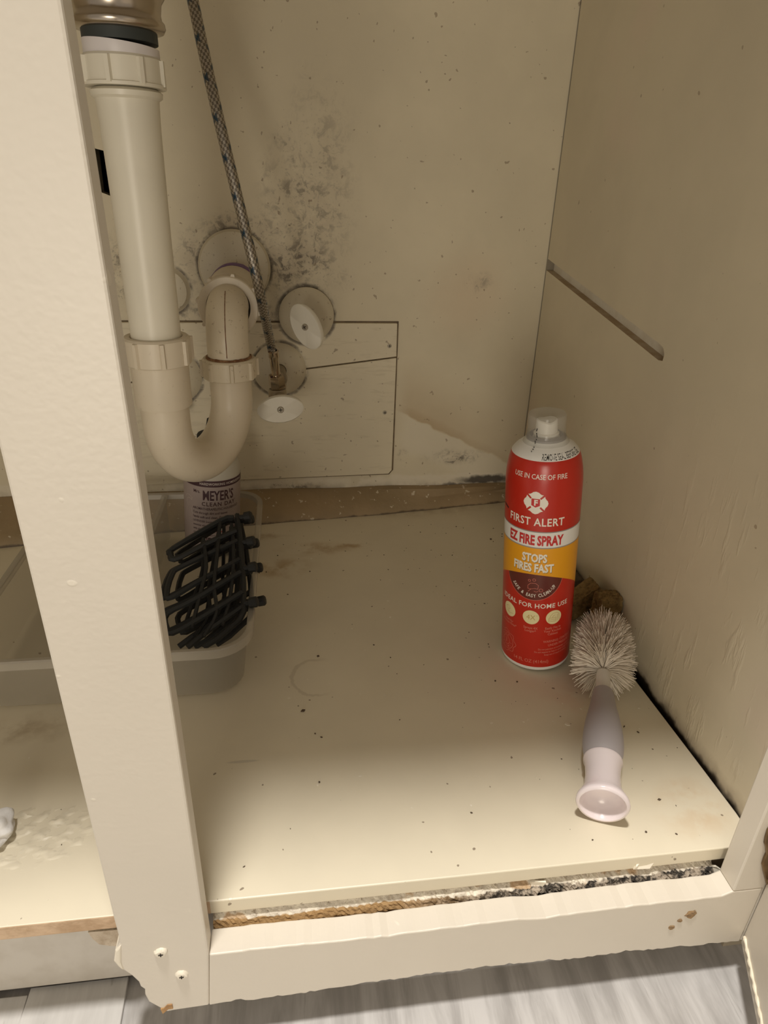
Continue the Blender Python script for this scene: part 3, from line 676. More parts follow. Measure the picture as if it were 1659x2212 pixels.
v2 = valve('shut-off valve with a wide oval handle and the braided hose on it', (604, 795), h2, math.radians(5), .0240, .0142, (0.04, -1, 0.08), .031, True)
# hose with its fitting
hs = thing('supply_hose', 'braided steel supply hose with blue threads running up from the valve', 'hose', (0, 0, 0))
bt = BODY.copy()
P = [on((592, 772), 1, .470), on((583, 735), 1, .466), deep((559, 620), .602), deep((520, 455), .572), deep((465, 225), .545), deep((412, -20), .53), deep((380, -180), .50)]
P = smoothpath(P, 10)
bm = NB(); tube(bm, P, .00465, 20, uv=True); obj('braided_hose', bm, M['braid'], hs, smooth=True)
ax = (P[0] - bt).normalized()
bm = NB(); lathe(bm, [(.0, 0), (.0085, 0), (.0088, .001), (.0088, .013), (.0080, .0145), (.0055, .015)], 6, bt, ax); lathe(bm, [(.0048, .014), (.0050, .017), (.0046, .019), (.0050, .034), (.0057, .036), (.0057, .042), (.004, .043)], 20, bt, ax); obj('hose_fitting', bm, M['chrome'], hs, smooth=True)

# round cover plates behind the trap
def plate(p, r, label, y):
    c = on(p, 1, DB); bm = NB(); lathe(bm, [(0, -.0085), (.012, -.008), (.022, -.0055), (r - .0015, -.0015), (r, .0)], 48, (c.x, y, c.z), (0, 1, 0))
    return tag(obj('cover_plate', bm, M['esc'], smooth=True), label, 'cover plate')
plate((360, 627), .0255, 'round cover plate on the mouldy wall behind the long white tailpiece', DB)
pl = plate((378, 812), .0310, 'lower round cover plate on the access panel behind the trap socket', DB - pt)
bm = NB(); lathe(bm, [(0, -.03), (.008, -.03), (.008, 0)], 20, (0, 0, 0), (0, 1, 0))
c = on((395, 868), 1, DB - pt); 
for v in bm.verts: v.co += Vector((c.x, DB - pt - .003, c.z))
tag(obj('pipe_stub', bm, M['steel'], pl, smooth=True), 'short metal pipe stub')

# ------------------------------------------------------------------ lettering helpers (label print is part of the label's own mesh)
def textbm(body, size, sx=1.0, bold=0.0, align='CENTER', space=1.0):
    cu = bpy.data.curves.new('t', 'FONT'); cu.body = body; cu.size = size; cu.align_x = align; cu.offset = bold; cu.space_character = space; cu.resolution_u = 2
    o = bpy.data.objects.new('t', cu); COL.objects.link(o); bpy.context.view_layer.update()
    me = bpy.data.meshes.new_from_object(o.evaluated_get(bpy.context.evaluated_depsgraph_get()))
    bm = NB(); bm.from_mesh(me)
    bpy.data.objects.remove(o); bpy.data.curves.remove(cu); bpy.data.meshes.remove(me)
    for v in bm.verts: v.co.x *= sx
    return bm
def polybm(polys):
    bm = NB()
    for P in polys:
        f = bm.faces.new([bm.verts.new((x, y, 0)) for x, y in P])
    bmesh.ops.triangulate(bm, faces=bm.faces)
    return bm
def strokebm(lines, w):
    polys = []
    for L in lines:
        for (x0, y0), (x1, y1) in zip(L, L[1:]):
            d = Vector((x1 - x0, y1 - y0)); 
            if d.length < 1e-6: continue
            n = Vector((-d.y, d.x)).normalized() * w / 2; e = d.normalized() * w * .3
            polys.append(((x0 - e.x + n.x, y0 - e.y + n.y), (x0 - e.x - n.x, y0 - e.y - n.y), (x1 + e.x - n.x, y1 + e.y - n.y), (x1 + e.x + n.x, y1 + e.y + n.y)))
    return polybm(polys)
def circ(cx, cy, r, n=36, a0=0, a1=2 * math.pi, ry=None): return [(cx + r * math.cos(a0 + (a1 - a0) * k / n), cy + (ry or r) * math.sin(a0 + (a1 - a0) * k / n)) for k in range(n + (0 if abs(a1 - a0 - 2 * math.pi) < 1e-6 else 1))]
def wrap(dst, src, rfun, R, th0, v0, off, mi, step=2.0):
    xs = [v.co.x for v in src.verts]
    if xs:
        x = math.floor(min(xs) / step) * step
        while x < max(xs):
            bmesh.ops.bisect_plane(src, geom=src.verts[:] + src.edges[:] + src.faces[:], plane_co=(x, 0, 0), plane_no=(1, 0, 0)); x += step
    mp = {}
    for v in src.verts:
        t = th0 + v.co.x / R; h = v0 + v.co.y; r = rfun(h) + off
        mp[v] = dst.verts.new((r * math.sin(t) / 1000, -r * math.cos(t) / 1000, h / 1000))
    for f in src.faces:
        try: dst.faces.new([mp[v] for v in f.verts]).material_index = mi
        except ValueError: pass
    src.free()

# ------------------------------------------------------------------ the fire spray can
axis = Vector((-0.09, 0, 1)).normalized(); Rc = 30.2
base = Vector((.2026, .2293, 0.0302 * abs(axis.x) + .0002)); xa = (Vector((1, 0, 0)) - axis * axis.x).normalized(); ya = axis.cross(xa)
mt = Matrix((xa, ya, axis)).transposed().to_4x4(); mt.translation = base
can = thing('spray_can', 'red and yellow fire spray can with a clear cap standing on the shelf', 'spray can', mat=mt)
prof = [(0, 2.5), (25, 1.5), (28.5, 0), (29.6, 0.6), (30.2, 2.2), (30.2, 4.0), (30.2, 40), (30.2, 124), (30.2, 138.5), (30.2, 172), (29.9, 178), (29.2, 184), (28.1, 190), (27.2, 193.5), (26.0, 196.8), (23.0, 200.5), (19.5, 203.2), (16.4, 205.2), (15.6, 207), (14.0, 207.5), (0, 207.5)]
def rcan(h):
    for (r0, h0), (r1, h1) in zip(prof[4:], prof[5:]):
        if h0 <= h <= h1: return r0 + (r1 - r0) * (h - h0) / max(1e-6, h1 - h0)
    return Rc
slots = ['canwhite', 'red', 'yellow', 'maroon', 'ink', 'redink', 'blackink', 'cream', 'shadowink', 'greyline', 'pink', 'creamink']; IX = {k: i for i, k in enumerate(slots)}
bm = NB(); mis = []
for (r0, h0), (r1, h1) in zip(prof, prof[1:]):
    mis.append(IX['red'] if 4.0 <= h0 < 196 and not (124 <= h0 < 138.4) else IX['canwhite'])
lathe(bm, [(r / 1000, h / 1000) for r, h in prof], 96, mis=mis)
T0 = math.radians(-28.5); D2 = math.pi / 180 * Rc   # mm per degree
def put(src, deg, v, off, k, step=2.0): wrap(bm, src, rcan, Rc, T0 + math.radians(deg), v, off, IX[k], step)
half = 180 * D2 * 0.999
ylo = lambda u: 99.3 - .0025 * (u / D2) ** 2 if abs(u / D2) < 95 else 76.7
xs = [-half + 2 * half * i / 160 for i in range(161)]
yb = [((xs[i], 124), (xs[i], ylo(xs[i])), (xs[i + 1], ylo(xs[i + 1])), (xs[i + 1], 124)) for i in range(160)]
put(polybm(yb), 0, 0, .06, 'yellow', 999)
for v in (124.2, 138.6): put(polybm([((xs[i], -.45), (xs[i + 1], -.45), (xs[i + 1], .45), (xs[i], .45)) for i in range(160)]), 0, v, .10, 'greyline', 999)
# maroon half disc
P = [(24.7 * math.cos(a), 99.0 + 24.7 * math.sin(a)) for a in (math.pi + math.pi * k / 40 for k in range(41))]
P = [(x, min(y, ylo(x) - .0)) for x, y in P] + [(x, ylo(x)) for x in (20, 12, 4, -4, -12, -20)]
put(polybm([P]), 0, 0, .05, 'maroon')
arc = [(24.9 * math.cos(a), 99.0 + 24.9 * math.sin(a)) for a in (math.pi * 1.06 + math.pi * .88 * k / 40 for k in range(41))]
put(strokebm([arc], .35), 0, 0, .07, 'pink')
put(textbm('FIRST ALERT', 9.6, .82, .17, space=1.08), -2, 144.2, .12, 'ink')
put(textbm('EZ FIRE SPRAY', 12.0, .60, .50), -1.5, 126.9, .14, 'redink')
for dx, dv, k, o in ((.5, -.45, 'shadowink', .10), (0, 0, 'ink', .16)):
    put(textbm('STOPS', 10.4, .68, .42), dx, 111.2 + dv, o, k); put(textbm('FIRES FAST', 10.4, .68, .42), dx - 2, 101.9 + dv, o, k)
put(textbm('USE IN CASE OF FIRE', 5.6, .86, .03), 2, 183.5, .12, 'ink')
# curved texts, letter by letter
def arctext(s, R, cx_, cy_, a0, a1, size, k, sx=.8, bold=.05, up=-1, base_v=0, base_d=0, off=.12):
    for i, ch_ in enumerate(s):
        if ch_ == ' ': continue
        a = a0 + (a1 - a0) * i / (len(s) - 1); b = textbm(ch_, size, sx, bold)
        rot = a + math.pi / 2
        for v in b.verts:
            x, y = v.co.x, v.co.y
            v.co.x = cx_ + R * math.cos(a) + x * math.cos(rot) - y * math.sin(rot); v.co.y = cy_ + R * math.sin(a) + x * math.sin(rot) + y * math.cos(rot)
        put(b, base_d, base_v, off, k)
arctext('SAFE & EASY CLEAN-UP', 22.0, 0, 99, math.pi * 1.20, math.pi * 1.82, 4.6, 'ink', .72, .05)
put(textbm('IDEAL FOR HOME USE', 6.3, .95, .08, space=1.06), 1.5, 66.5, .12, 'ink')
put(strokebm([[(-4, 82), (-1.5, 85), (1.5, 86), (4, 85.5), (4.5, 89), (2, 91), (-2, 90.5), (-4.2, 88), (-4, 85), (-1.5, 85)], circ(-3, 93, 1.0, 14) + [(-2, 93)], circ(.8, 94, 1.2, 14) + [(2, 94)], circ(6.6, 84.5, 1.5, 14) + [(8.1, 84.5)], [(1, 83.2), (3, 82.6), (4.4, 83.6)]], .32), 0, 0, .10, 'pink')
# emblem: four flared arms and a shield with an F
arms = []
for k in range(4):
    a = math.pi / 2 * k
    L = [(-2.3, 3.3), (-5.9, 7.0), (-4.6, 7.2), (-3.4, 7.9), (-2.2, 9.0), (0, 9.7), (2.2, 9.0), (3.4, 7.9), (4.6, 7.2), (5.9, 7.0), (2.3, 3.3)]
    arms.append([(x * math.cos(a) - y * math.sin(a), x * math.sin(a) + y * math.cos(a)) for x, y in L])
put(polybm(arms), -2, 164.0, .10, 'ink')
put(polybm([[(-3, 4.2), (3, 4.2), (4.2, 3), (4.2, -3), (3, -4.2), (-3, -4.2), (-4.2, -3), (-4.2, 3)]]), -2, 164.0, .11, 'ink')
put(polybm([[(-3.3, 3.6), (3.3, 3.6), (3.3, -2.2), (0, -3.9), (-3.3, -2.2)]]), -2, 164.0, .13, 'redink')
put(textbm('F', 6.6, .95, .28), -1.7, 162.0, .16, 'ink')
# three pale discs
for dd, lines in ((-41, ('Ideal for', 'Kitchen Fires*')), (-.8, ('Sprays 4X', 'Longer*')), (36, ('Easily Fits in', 'Your Kitchen', 'Cabinet'))):
    put(polybm([circ(0, 0, 7.0)]), dd, 56.5, .10, 'cream')
    for i, s in enumerate(lines): put(textbm(s, 3.3, .9, .05), dd, 44.6 - 3.1 * i, .12, 'pink')
put(textbm('4X', 7.0, .9, -.02), -.8, 54.2, .14, 'creamink'); put(textbm('*', 3, .9), 8.5, 57.2, .14, 'creamink')
put(strokebm([[(-4.5, -4), (2, -4), (2, -.4), (-4.5, -.4), (-4.5, -4)], [(-4.5, -2.2), (2, -2.2)], [(-3.8, -.4), (-3, 2), (-1, 4), (2, 4.6), (4.4, 3.4)], [(-1.5, -.4), (-.6, 1.6), (1, 2.2)], [(3.4, -4), (3.4, 2), (4.8, 2.4), (5.2, -3.6)]], .3), 36, 56.5, .14, 'creamink')
put(strokebm([[(-4, 2), (-1, 3.5), (1, 1), (-1.5, -.5), (-4, 2)], [(-3, -2), (0, -3.5), (4.5, -2.5)], [(-1, -.5), (-.6, -3.2)]], .3), -41, 56.5, .14, 'creamink')
# seal
put(strokebm([circ(0, 0, 4.4) + [(4.4, 0)], circ(0, 0, 8.6) + [(8.6, 0)], [(11 * math.cos(2 * math.pi * k / 40) * (1 + .09 * math.cos(8 * 2 * math.pi * k / 40)), 11 * math.sin(2 * math.pi * k / 40) * (1 + .09 * math.cos(8 * 2 * math.pi * k / 40))) for k in range(41)]], .42), -47, 22, .10, 'pink')
put(textbm('3', 6, .9, .05), -47, 20, .12, 'pink')
arctext('YEAR LIMITED WARRANTY', 6.3, 0, 0, math.pi * .95, -math.pi * .95, 2.3, 'pink', .9, .02) if False else None
for i, ch_ in enumerate('YEAR  LIMITED '):
    if ch_ == ' ': continue
    a = math.pi * .8 - 2 * math.pi * i / 14; b = textbm(ch_, 2.6, .9, .04)
    for v in b.verts:
        x, y = v.co.x, v.co.y; rr = 5.5 + y; v.co.x = rr * math.cos(a) + x * math.sin(a); v.co.y = rr * math.sin(a) - x * math.cos(a)
    put(b, -47, 22, .12, 'pink')
put(textbm('14 FL OZ (414ml)', 5.0, .86, .02), 1.5, 8.6, .12, 'pink')
for s, v, sz, d in (('WARNING: CONTENTS', 30.5, 3.6, 49), ('UNDER PRESSURE', 26.4, 3.6, 50), ('Do not puncture or incinerate container.', 22.8, 2.5, 44), ('Do not expose to heat or store at high temps.', 19.8, 2.5, 42), ('Keep out of reach of children.', 16.8, 2.5, 46)):
    put(textbm(s, sz, .78, .04), d, v, .12, 'pink')
# black seal wording on the white shoulder
put(textbm('REMOVE SEAL BEFORE USE', 5.6, .66, .02), 44, 197.6, .12, 'blackink')
put(strokebm([[(0, 0), (-7.5, 1.2)]], 1.5), -53, 151.5, .10, 'blackink')
obj('can_body', bm, [M[k] for k in slots], can, smooth=True, angle=40)
bm = NB(); lathe(bm, [(.0185, .2035), (.0160, .2065), (.0148, .2105), (.0144, .2200), (.0148, .2235), (.0140, .2262), (.0118, .2272), (.0, .2268)], 48); cap = tag(obj('cap', bm, M['clearcap'], can, smooth=True), 'clear plastic cap over the nozzle')
bm = NB(); lathe(bm, [(0.0, .2065), (.0096, .2065), (.0098, .2108), (.0084, .2118), (.0080, .2195), (.0070, .2205), (.0, .2180)], 32)
for v in bm.verts:
    if v.co.z > .2185: v.co.z += abs(v.co.x) * .22
obj('nozzle', bm, M['nozzle'], can, smooth=True, angle=40)
bm = NB(); lathe(bm, [(.0152, .2068), (.0152, .2085), (.0128, .2098), (.010, .2072)], 40); obj('metal_collar', bm, M['greyline'], can, smooth=True)
bm = NB()
for k in range(14):
    t = math.radians(-48 + 1.2 * math.sin(k)); z = .2020 + .0012 * k; r = (.0166 if z > .2065 else .0166 + (.2065 - z) * 1.25) * (1 if z < .209 else .92)
    if k % 4 != 3: tube(bm, [(r * math.sin(t), -r * math.cos(t), z), (r * math.sin(t) * .999, -r * math.cos(t) * .999, z + .0009)], .00035, 5)
obj('perforation', bm, M['blackink'], can)

# ------------------------------------------------------------------ plastic tray and what stands in it
X0, X1, Y0, Y1, ZT = -0.2745, -0.0475, 0.1855, 0.482, 0.055
def rrect(x0, x1, y0, y1, r, n=7):
    P = []
    for cx_, cy_, a in ((x1 - r, y0 + r, -90), (x1 - r, y1 - r, 0), (x0 + r, y1 - r, 90), (x0 + r, y0 + r, 180)):
        for k in range(n + 1): t = math.radians(a + 90 * k / n); P.append((cx_ + r * math.cos(t), cy_ + r * math.sin(t)))
    return P
def shell(bm, loops, close=True):
    R_ = [[bm.verts.new((x, y, z)) for x, y in L] for L, z in loops]
    for A, B in zip(R_, R_[1:]):
        for i in range(len(A)): j = (i + 1) % len(A); bm.faces.new((A[i], A[j], B[j], B[i]))
    return R_
tr = thing('storage_tray', 'frosted clear plastic tray holding the soap bottle and black racks', 'tray', (0, 0, 0))
def L(d, r): return rrect(X0 + d, X1 - d, Y0 + d, Y1 - d, r)
bm = NB(); R_ = shell(bm, [(L(.006, .026), ZT - .005), (L(.0075, .025), .03), (L(.011, .024), .004), (L(.014, .022), .0012), (L(.018, .020), .0006)]); bm.faces.new(R_[-1]); obj('tray_body', bm, M['tray'], tr, smooth=True)
bm = NB(); shell(bm, [(L(.0065, .026), ZT - .006), (L(.0055, .027), ZT - .001), (L(.004, .028), ZT), (L(.001, .031), ZT), (L(0, .032), ZT - .0012), (L(.0003, .032), ZT - .008), (L(.0012, .031), ZT - .0085)]); tag(obj('tray_rim', bm, M['trayrim'], tr, smooth=True), 'rolled rim of the tray')
bm = NB(); box(bm, (-0.1585, Y0 + .009, .0015), (-0.1570, Y1 - .008, ZT - .002)); box(bm, (-0.1615, Y0 + .007, ZT - .0025), (-0.1540, Y1 - .006, ZT - .0005)); obj('divider', bm, M['tray'], tr, bevel=.0004)

bl = Vector((.0768, 0, 1)).normalized(); xa = (Vector((1, 0, 0)) - bl * bl.x).normalized(); mt = Matrix((xa, bl.cross(xa), bl)).transposed().to_4x4(); mt.translation = Vector((-.1063, .4475, .0042))
so = thing('soap_bottle', 'milky soap bottle with a lavender label and black cap standing in the tray', 'bottle', mat=mt)
Rb = 30.5
bm = NB(); lathe(bm, [(0, .001), (.026, .0), (.0295, .002), (.0300, .006), (.0300, .094), (.0292, .100), (.0268, .106), (.0220, .111), (.0165, .1145), (.0135, .1165), (.0130, .120), (0, .120)], 64); obj('bottle_body', bm, M['bottle'], so, smooth=True)
bm = NB(); lathe(bm, [(.0152, .1150), (.0156, .1160), (.0156, .1320), (.0145, .1335), (.007, .1345), (.005, .150), (.0, .150)], 32); obj('cap', bm, M['black'], so, smooth=True)
sl = ['labelp', 'plum', 'labelpale', 'redink']; bm = NB()
TB = math.radians(8); rb = lambda h: 30.15
def putb(src, deg, v, off, k): wrap(bm, src, rb, Rb, TB + math.radians(deg), v, off, sl.index(k))
DB2 = math.pi / 180 * Rb
xs = [-150 * DB2 + 300 * DB2 * i / 100 for i in range(101)]
putb(polybm([((xs[i], 7), (xs[i + 1], 7), (xs[i + 1], 92), (xs[i], 92)) for i in range(100)]), 0, 0, 0, 'labelp')
putb(polybm([((xs[i], 84.6), (xs[i + 1], 84.6), (xs[i + 1], 91.6), (xs[i], 91.6)) for i in range(100)]), 0, 0, .06, 'plum')
putb(textbm('HARDWORKING HOMEKEEPING', 3.9, .86, .05, space=1.1), 22, 86.8, .10, 'labelpale')
putb(textbm("MEYER'S", 15.5, .62, .40, 'LEFT'), -22, 69.6, .10, 'plum'); putb(textbm('Mrs.', 5.2, .9, .08, 'LEFT'), -42, 77.0, .10, 'plum')
putb(textbm('CLEAN DAY', 6.6, .92, .12, 'LEFT', 1.2), -24, 62.6, .10, 'plum')
y = 57.6
for s in ('AROMATHERAPEUTIC HOUSEHOLD', 'Cuts through dirt and leaves', 'hands soft and clean. Gentle'):
    putb(textbm(s, 3.9, .86, .06, 'LEFT'), -44, y, .10, 'plum'); y -= 5.0
for i, s in enumerate(('LAVENDER Scent', 'essential oils', 'with aloe and', 'olive oil')): putb(textbm(s, 3.6, .8, .04, 'LEFT'), -44, 42.6 - 4.8 * i, .10, 'plum')
for i in range(3): putb(textbm('plant derived', 3.2, .8, .02, 'LEFT'), 34, 42.6 - 4.6 * i, .10, 'plum')
putb(polybm([circ(0, 0, 7.0)]), 12, 37.5, .10, 'redink'); putb(polybm([circ(0, 0, 6.0)]), 12, 37.5, .13, 'labelpale'); putb(textbm('LAVENDER', 2.4, .8, .02), 12, 36.8, .16, 'plum')
putb(textbm('HAND SOAP', 9.4, .82, .35, 'LEFT'), -44, 17.8, .10, 'plum')
putb(polybm([((0, 0), (42, 0), (42, .5), (0, .5))]), -44, 26.6, .10, 'plum')
putb(strokebm([[(-2, 0), (-4, 5), (-2.5, 9), (1, 10), (4, 8.5), (5, 11), (1, 13.5), (-4, 13), (-7, 9), (-6, 4)], [(-4, -2), (-7, -12), (-9, -24)], [(3, -1), (5, -8)]], .28), -55, 58, .10, 'labelpale')
obj('label', bm, [M[k] for k in sl], so, smooth=True)

# black folding racks, leaning in the tray in a stack of layers
def rackpt(p, z): v = on(p, 2, .042 + .050 * (1398 - p[1]) / 290); return Vector((v.x, v.y, v.z))
ZR = 0.071
lay = [[(512, 1112), (521, 1180), (526, 1260), (526, 1322), (517, 1340), (470, 1380), (440, 1398)],
       [(505, 1122), (478, 1128), (376, 1188), (370, 1200), (380, 1212), (430, 1186), (510, 1150)],
       [(512, 1168), (396, 1222), (372, 1240), (360, 1283), (372, 1290), (440, 1250), (518, 1208)],
       [(520, 1240), (420, 1300), (362, 1330), (360, 1358), (374, 1372), (450, 1330), (524, 1284)],
       [(524, 1310), (450, 1362), (405, 1398)], [(476, 1130), (470, 1200), (463, 1270), (468, 1330), (440, 1380)],
       [(500, 1132), (505, 1200), (497, 1290), (480, 1350)], [(440, 1168), (446, 1230), (430, 1300), (415, 1360)]]
knobs = [(518, 1118), (524, 1172), (527, 1228), (528, 1304)]
DROP = ((0, 0, 0), (-.004, .013, -.009), (.002, .024, -.017))
labs = ('topmost black plastic rack of the stack in the tray', 'middle black plastic rack of the stack in the tray', 'lowest black plastic rack of the stack in the tray')
slope = lambda v: v
racks = []
for li, dz in enumerate(DROP):
    r_ = thing('folding_rack', labs[li], 'rack', (-0.10, 0.30, ZR), 'black racks stacked in the tray')
    o0 = Vector((-0.10, 0.30, ZR))
    if li == 0:
        for k, P in enumerate(lay):
            bm = NB(); pts = [slope(rackpt(p, ZR)) - o0 + Vector((0, 0, .0022 * (k % 2))) for p in P]
            pts = smoothpath(pts, 3) if k != 0 else pts
            tube(bm, pts, .0025 if k < 5 else .0017, 6); obj('side_bar' if k == 0 else 'loop_bar' if k < 5 else 'cross_bar', bm, M['black'], r_, smooth=True, angle=20)
        for p in knobs:
            c = slope(rackpt(p, ZR)) - o0; bm = NB()
            lathe(bm, [(0, 0), (.0026, 0), (.0024, .004), (.0046, .0048), (.0048, .0105), (.0035, .0118), (0, .0118)], 10, c, (1, -.12, .22)); obj('knob', bm, M['black'], r_, smooth=True, angle=25)
    else:
        for ch in racks[0].children:
            q_ = ch.copy(); COL.objects.link(q_); q_.parent = r_
        r_.rotation_euler = (0.0, 0.0, (-0.06, 0.05)[li - 1])
    r_.location = o0 + Vector(dz); racks.append(r_)

# ------------------------------------------------------------------ bottle brush
fc = on((1302, 1737), 2, .0185); hc = on((1303, 1412), 2, .030); hd3 = (hc - fc).normalized()
mt = Matrix.Identity(4); yv = hd3; xv = yv.cross(Vector((0, 0, 1))).normalized(); zv = xv.cross(yv)
mt = Matrix((xv, yv, zv)).transposed().to_4x4(); mt.translation = fc
br = thing('bottle_brush', 'white bottle brush with a grey handle and lilac cup lying on the shelf', 'brush', mat=mt)
def along(py, z): v = on((1302, py), 2, z); return (v - fc).dot(hd3)
LL = [along(1682, .019), along(1646, .02), along(1618, .02), along(1500, .022), along(1462, .024)]
a1, a2, a3, a4, a5 = LL
Y = (0, 1, 0)
bm = NB(); lathe(bm, [(.0, .010), (.0095, .0095), (.0130, .0045), (.0142, .0003), (.0152, -.0012), (.0166, -.0010), (.0174, .0004), (.0172, .0022), (.0150, .006), (.0125, .0115), (.0116, a1), (.0122, a2 - .004), (.0134, a2 - .002), (.0134, a2), (.010, a2 + .001)], 56, (0, 0, 0), Y); obj('base_cup', bm, M['lilac'], br, smooth=True, angle=60)
hl = a4 - a2
hp = [(.0124, a2), (.0133, a2 + .004), (.0139, a2 + .012), (.0136, a2 + .022), (.0120, a2 + .036), (.0092, a2 + .052), (.0069, a2 + .068), (.0056, a2 + hl * .86), (.0050, a4)]
bm = NB(); lathe(bm, hp, 40, (0, 0, 0), Y)
obj('handle_core', bm, M['collar'], br, smooth=True, angle=70)
bm = NB(); seg = 30; rows = []
for r, h in smoothpath([(r, h, 0) for r, h in hp], 4) and [(v.x, v.y) for v in smoothpath([(r, h, 0) for r, h in hp], 4)]:
    if h > a4 - .001: continue
    tmax = math.radians(78) * min(1, (a4 + .001 - h) / .006) ** .5
    rows.append([bm.verts.new(((r + .0007) * math.sin(t), h, (r + .0007) * math.cos(t))) for t in (-tmax + 2 * tmax * k / seg + math.radians(-8) for k in range(seg + 1))])
for A, B in zip(rows, rows[1:]):
    for k in range(seg): bm.faces.new((A[k], A[k + 1], B[k + 1], B[k]))
tag(obj('grip', bm, M['grip'], br, smooth=True), 'grey rubber grip')
bm = NB(); lathe(bm, [(.0048, a4 - .006), (.0056, a4), (.0056, a5 - .004), (.0050, a5), (.002, a5 + .001), (0, a5 + .001)], 28, (0, 0, 0), Y); obj('neck', bm, M['collar'], br, smooth=True)
hend = along(1362, .03)
bm = NB(); tube(bm, [(0, a5 - .002, 0), (0, (a5 + hend) / 2, .0006), (0, hend - .012, 0)], .0016, 8); obj('twisted_wire', bm, M['steel'], br, smooth=True)
bm = NB(); rnd = random.Random(21); floorz = -(fc.z); 
inv = mt.inverted()
for i in range(1700):
    s = rnd.random(); y0 = a5 + .002 + (hend - .014 - a5) * s
    t = rnd.uniform(0, 2 * math.pi); lean = -0.42 + 1.25 * s + rnd.gauss(0, .14)
    Lb = .0262 * rnd.uniform(.86, 1.08)
    d0 = Vector((math.cos(t), lean * .55 + .25, math.sin(t))).normalized(); d1 = Vector((math.cos(t), lean, math.sin(t))).normalized()
    jt = Vector((rnd.gauss(0, .09), rnd.gauss(0, .09), rnd.gauss(0, .09)))
    p0 = Vector((0, y0, 0)); p1 = p0 + d0 * Lb * .5; p2 = p1 + (d1 + jt).normalized() * Lb * .5
    q0 = mt @ p1; q2 = mt @ p2; q0.z = max(q0.z, .0012); q2.z = max(q2.z, .0010); q2.x = min(q2.x, WX - .001); q0.x = min(q0.x, WX - .001)
    pp = [p0, inv @ q0, inv @ q2]; e1 = d0.orthogonal().normalized(); e2 = d0.cross(e1); rings = []
    for p, r in zip(pp, (.00034, .00034, .00024)): rings.append([bm.verts.new(p + e1 * r * math.cos(a) + e2 * r * math.sin(a)) for a in (0, 2.09, 4.19)])
    for A, B in zip(rings, rings[1:]):
        for k in range(3): bm.faces.new((A[k], A[(k + 1) % 3], B[(k + 1) % 3], B[k]))
tag(obj('bristles', bm, M['bristle'], br), 'white bristle head', kind='stuff')

# ------------------------------------------------------------------ sponge pieces
def sponge(name, c, dims, rz, label, seed, ry=0):
    bm = NB(); bmesh.ops.create_cube(bm, size=1)
    bmesh.ops.subdivide_edges(bm, edges=bm.edges[:], cuts=14, use_grid_fill=True); rnd = random.Random(seed)
    for v in bm.verts:
        d = v.co.copy(); k = max(abs(d.x), abs(d.y), abs(d.z)); e = 1 - .035 * (abs(d.x * d.y * 4) ** 3 + abs(d.x * d.z * 4) ** 3 + abs(d.y * d.z * 4) ** 3) / 2
        v.co = Vector((d.x * dims[0], d.y * dims[1], d.z * dims[2])) * e + Vector((rnd.uniform(-1, 1), rnd.uniform(-1, 1), rnd.uniform(-1, 1))) * .0007
    bm.transform(Matrix.Rotation(ry, 4, 'Y')); bm.transform(Matrix.Rotation(rz, 4, 'Z')); zmin = min(v.co.z for v in bm.verts)
    bm.transform(Matrix.Translation((c[0], c[1], .0003 - zmin)))
    return tag(obj(name, bm, M['sponge'], smooth=True, angle=80), label, 'sponge', 'brown sponges against the right wall')
sponge('sponge', (.2625, .278, 0), (.044, .020, .018), .06, 'flat brown sponge piece leaning on the right wall beside the can', 1, -.62)
sponge('sponge', (.2745, .2475, 0), (.0215, .018, .045), -.05, 'upright brown sponge right behind the brush head', 2)

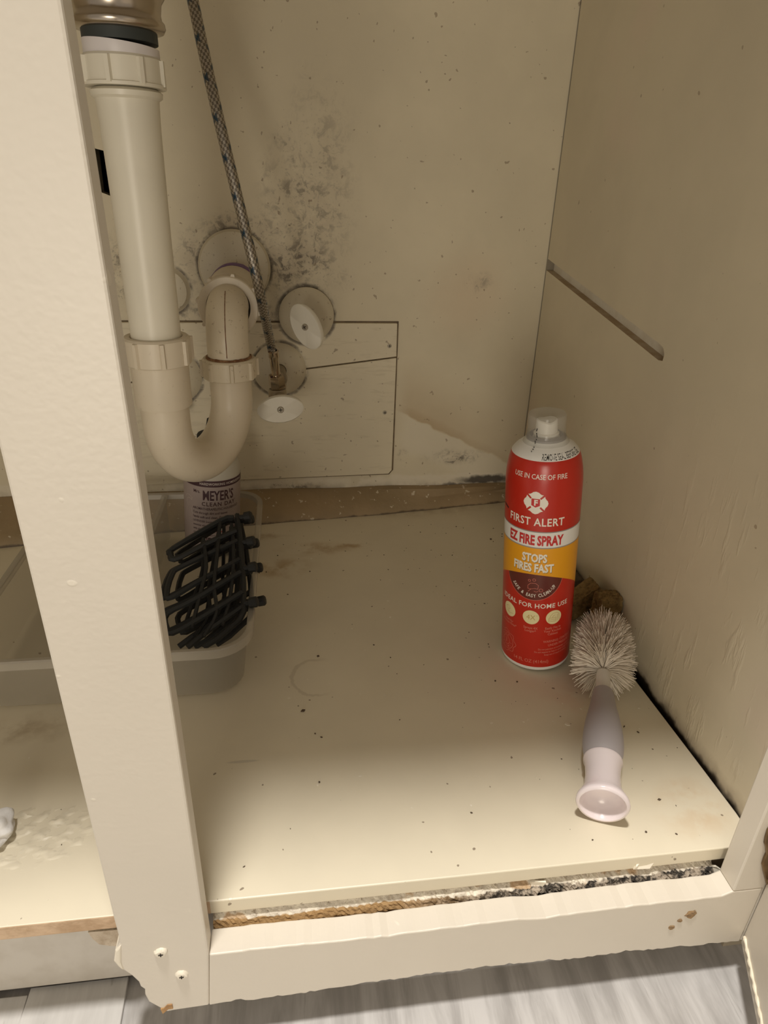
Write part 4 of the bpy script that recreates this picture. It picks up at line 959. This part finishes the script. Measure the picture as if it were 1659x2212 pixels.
# ------------------------------------------------------------------ loose bits
bm = NB(); c = on((-4, 1790), 2, 0.008); bmesh.ops.create_icosphere(bm, subdivisions=4, radius=1)
for v in bm.verts:
    d = v.co.copy(); n = 1 + .16 * math.sin(d.x * 5 + d.z * 3) * math.sin(d.y * 6) + .10 * math.sin(d.z * 11 + d.x * 7)
    v.co = Vector((d.x * .0105 * n, d.y * .013 * n, d.z * .009 * n)) + Vector((c.x - .002, c.y, .0088))
for v in bm.verts: v.co.z = max(v.co.z, .0004)
tag(obj('plaster_lump', bm, M['plaster'], smooth=True, angle=80), 'white crumpled lump on the blistered shelf at the left edge', 'plaster lump')
rnd = random.Random(17)
def chip(bm, x, y, z, s, flat=.4):
    a = rnd.uniform(0, 6.28); n = rnd.choice((4, 5, 6)); el = rnd.uniform(.35, 1)
    P = []
    for k in range(n):
        t = 2 * math.pi * k / n; u, w = s * math.cos(t) * rnd.uniform(.7, 1.1), s * el * math.sin(t) * rnd.uniform(.7, 1.1)
        P.append((x + u * math.cos(a) - w * math.sin(a), y + u * math.sin(a) + w * math.cos(a), z))
    prism(bm, P, (0, 0, s * flat))
for nm, mk, N, lab in (('dark_crumbs', 'crumbs', 130, 'dark crumbs and droppings scattered over the shelf'), ('paint_crumbs', 'flake', 60, 'pale paint crumbs scattered over the shelf')):
    bm = NB(); k = 0
    while k < N:
        x, y = rnd.uniform(-.22, .275), rnd.uniform(.03, .49)
        if y > basey(x) - .02 or (X0 - .01 < x < X1 + .01 and Y0 - .01 < y < Y1 + .01) or ((x - .2026) ** 2 + (y - .2293) ** 2) ** .5 < .036: continue
        if rnd.random() > (.25 + (x > .15) * .75 + (y > .4) * .6): continue
        chip(bm, x, y, .0001, rnd.choice((.0004, .0005, .0007, .0010))); k += 1
    if mk == 'crumbs':
        for p, s in (((655, 1536), .0022), ((687, 1418), .0016), ((1060, 1165), .0016), ((1348, 1570), .0014), ((1378, 1582), .0012), ((560, 1238), .0014), ((575, 1236), .0012), ((1424, 1728), .0014), ((1018, 1756), .001), ((690, 1690), .001)):
            v = on(p, 2, 0); chip(bm, v.x, v.y, .0001, s)
    else:
        for p, s in (((1225, 1565), .0026), ((1340, 1578), .0018), ((1215, 1520), .0012), ((1380, 1530), .0012)):
            v = on(p, 2, 0); chip(bm, v.x, v.y, .0001, s, .2)
    tag(obj(nm, bm, M[mk]), lab, 'crumbs', kind='stuff')
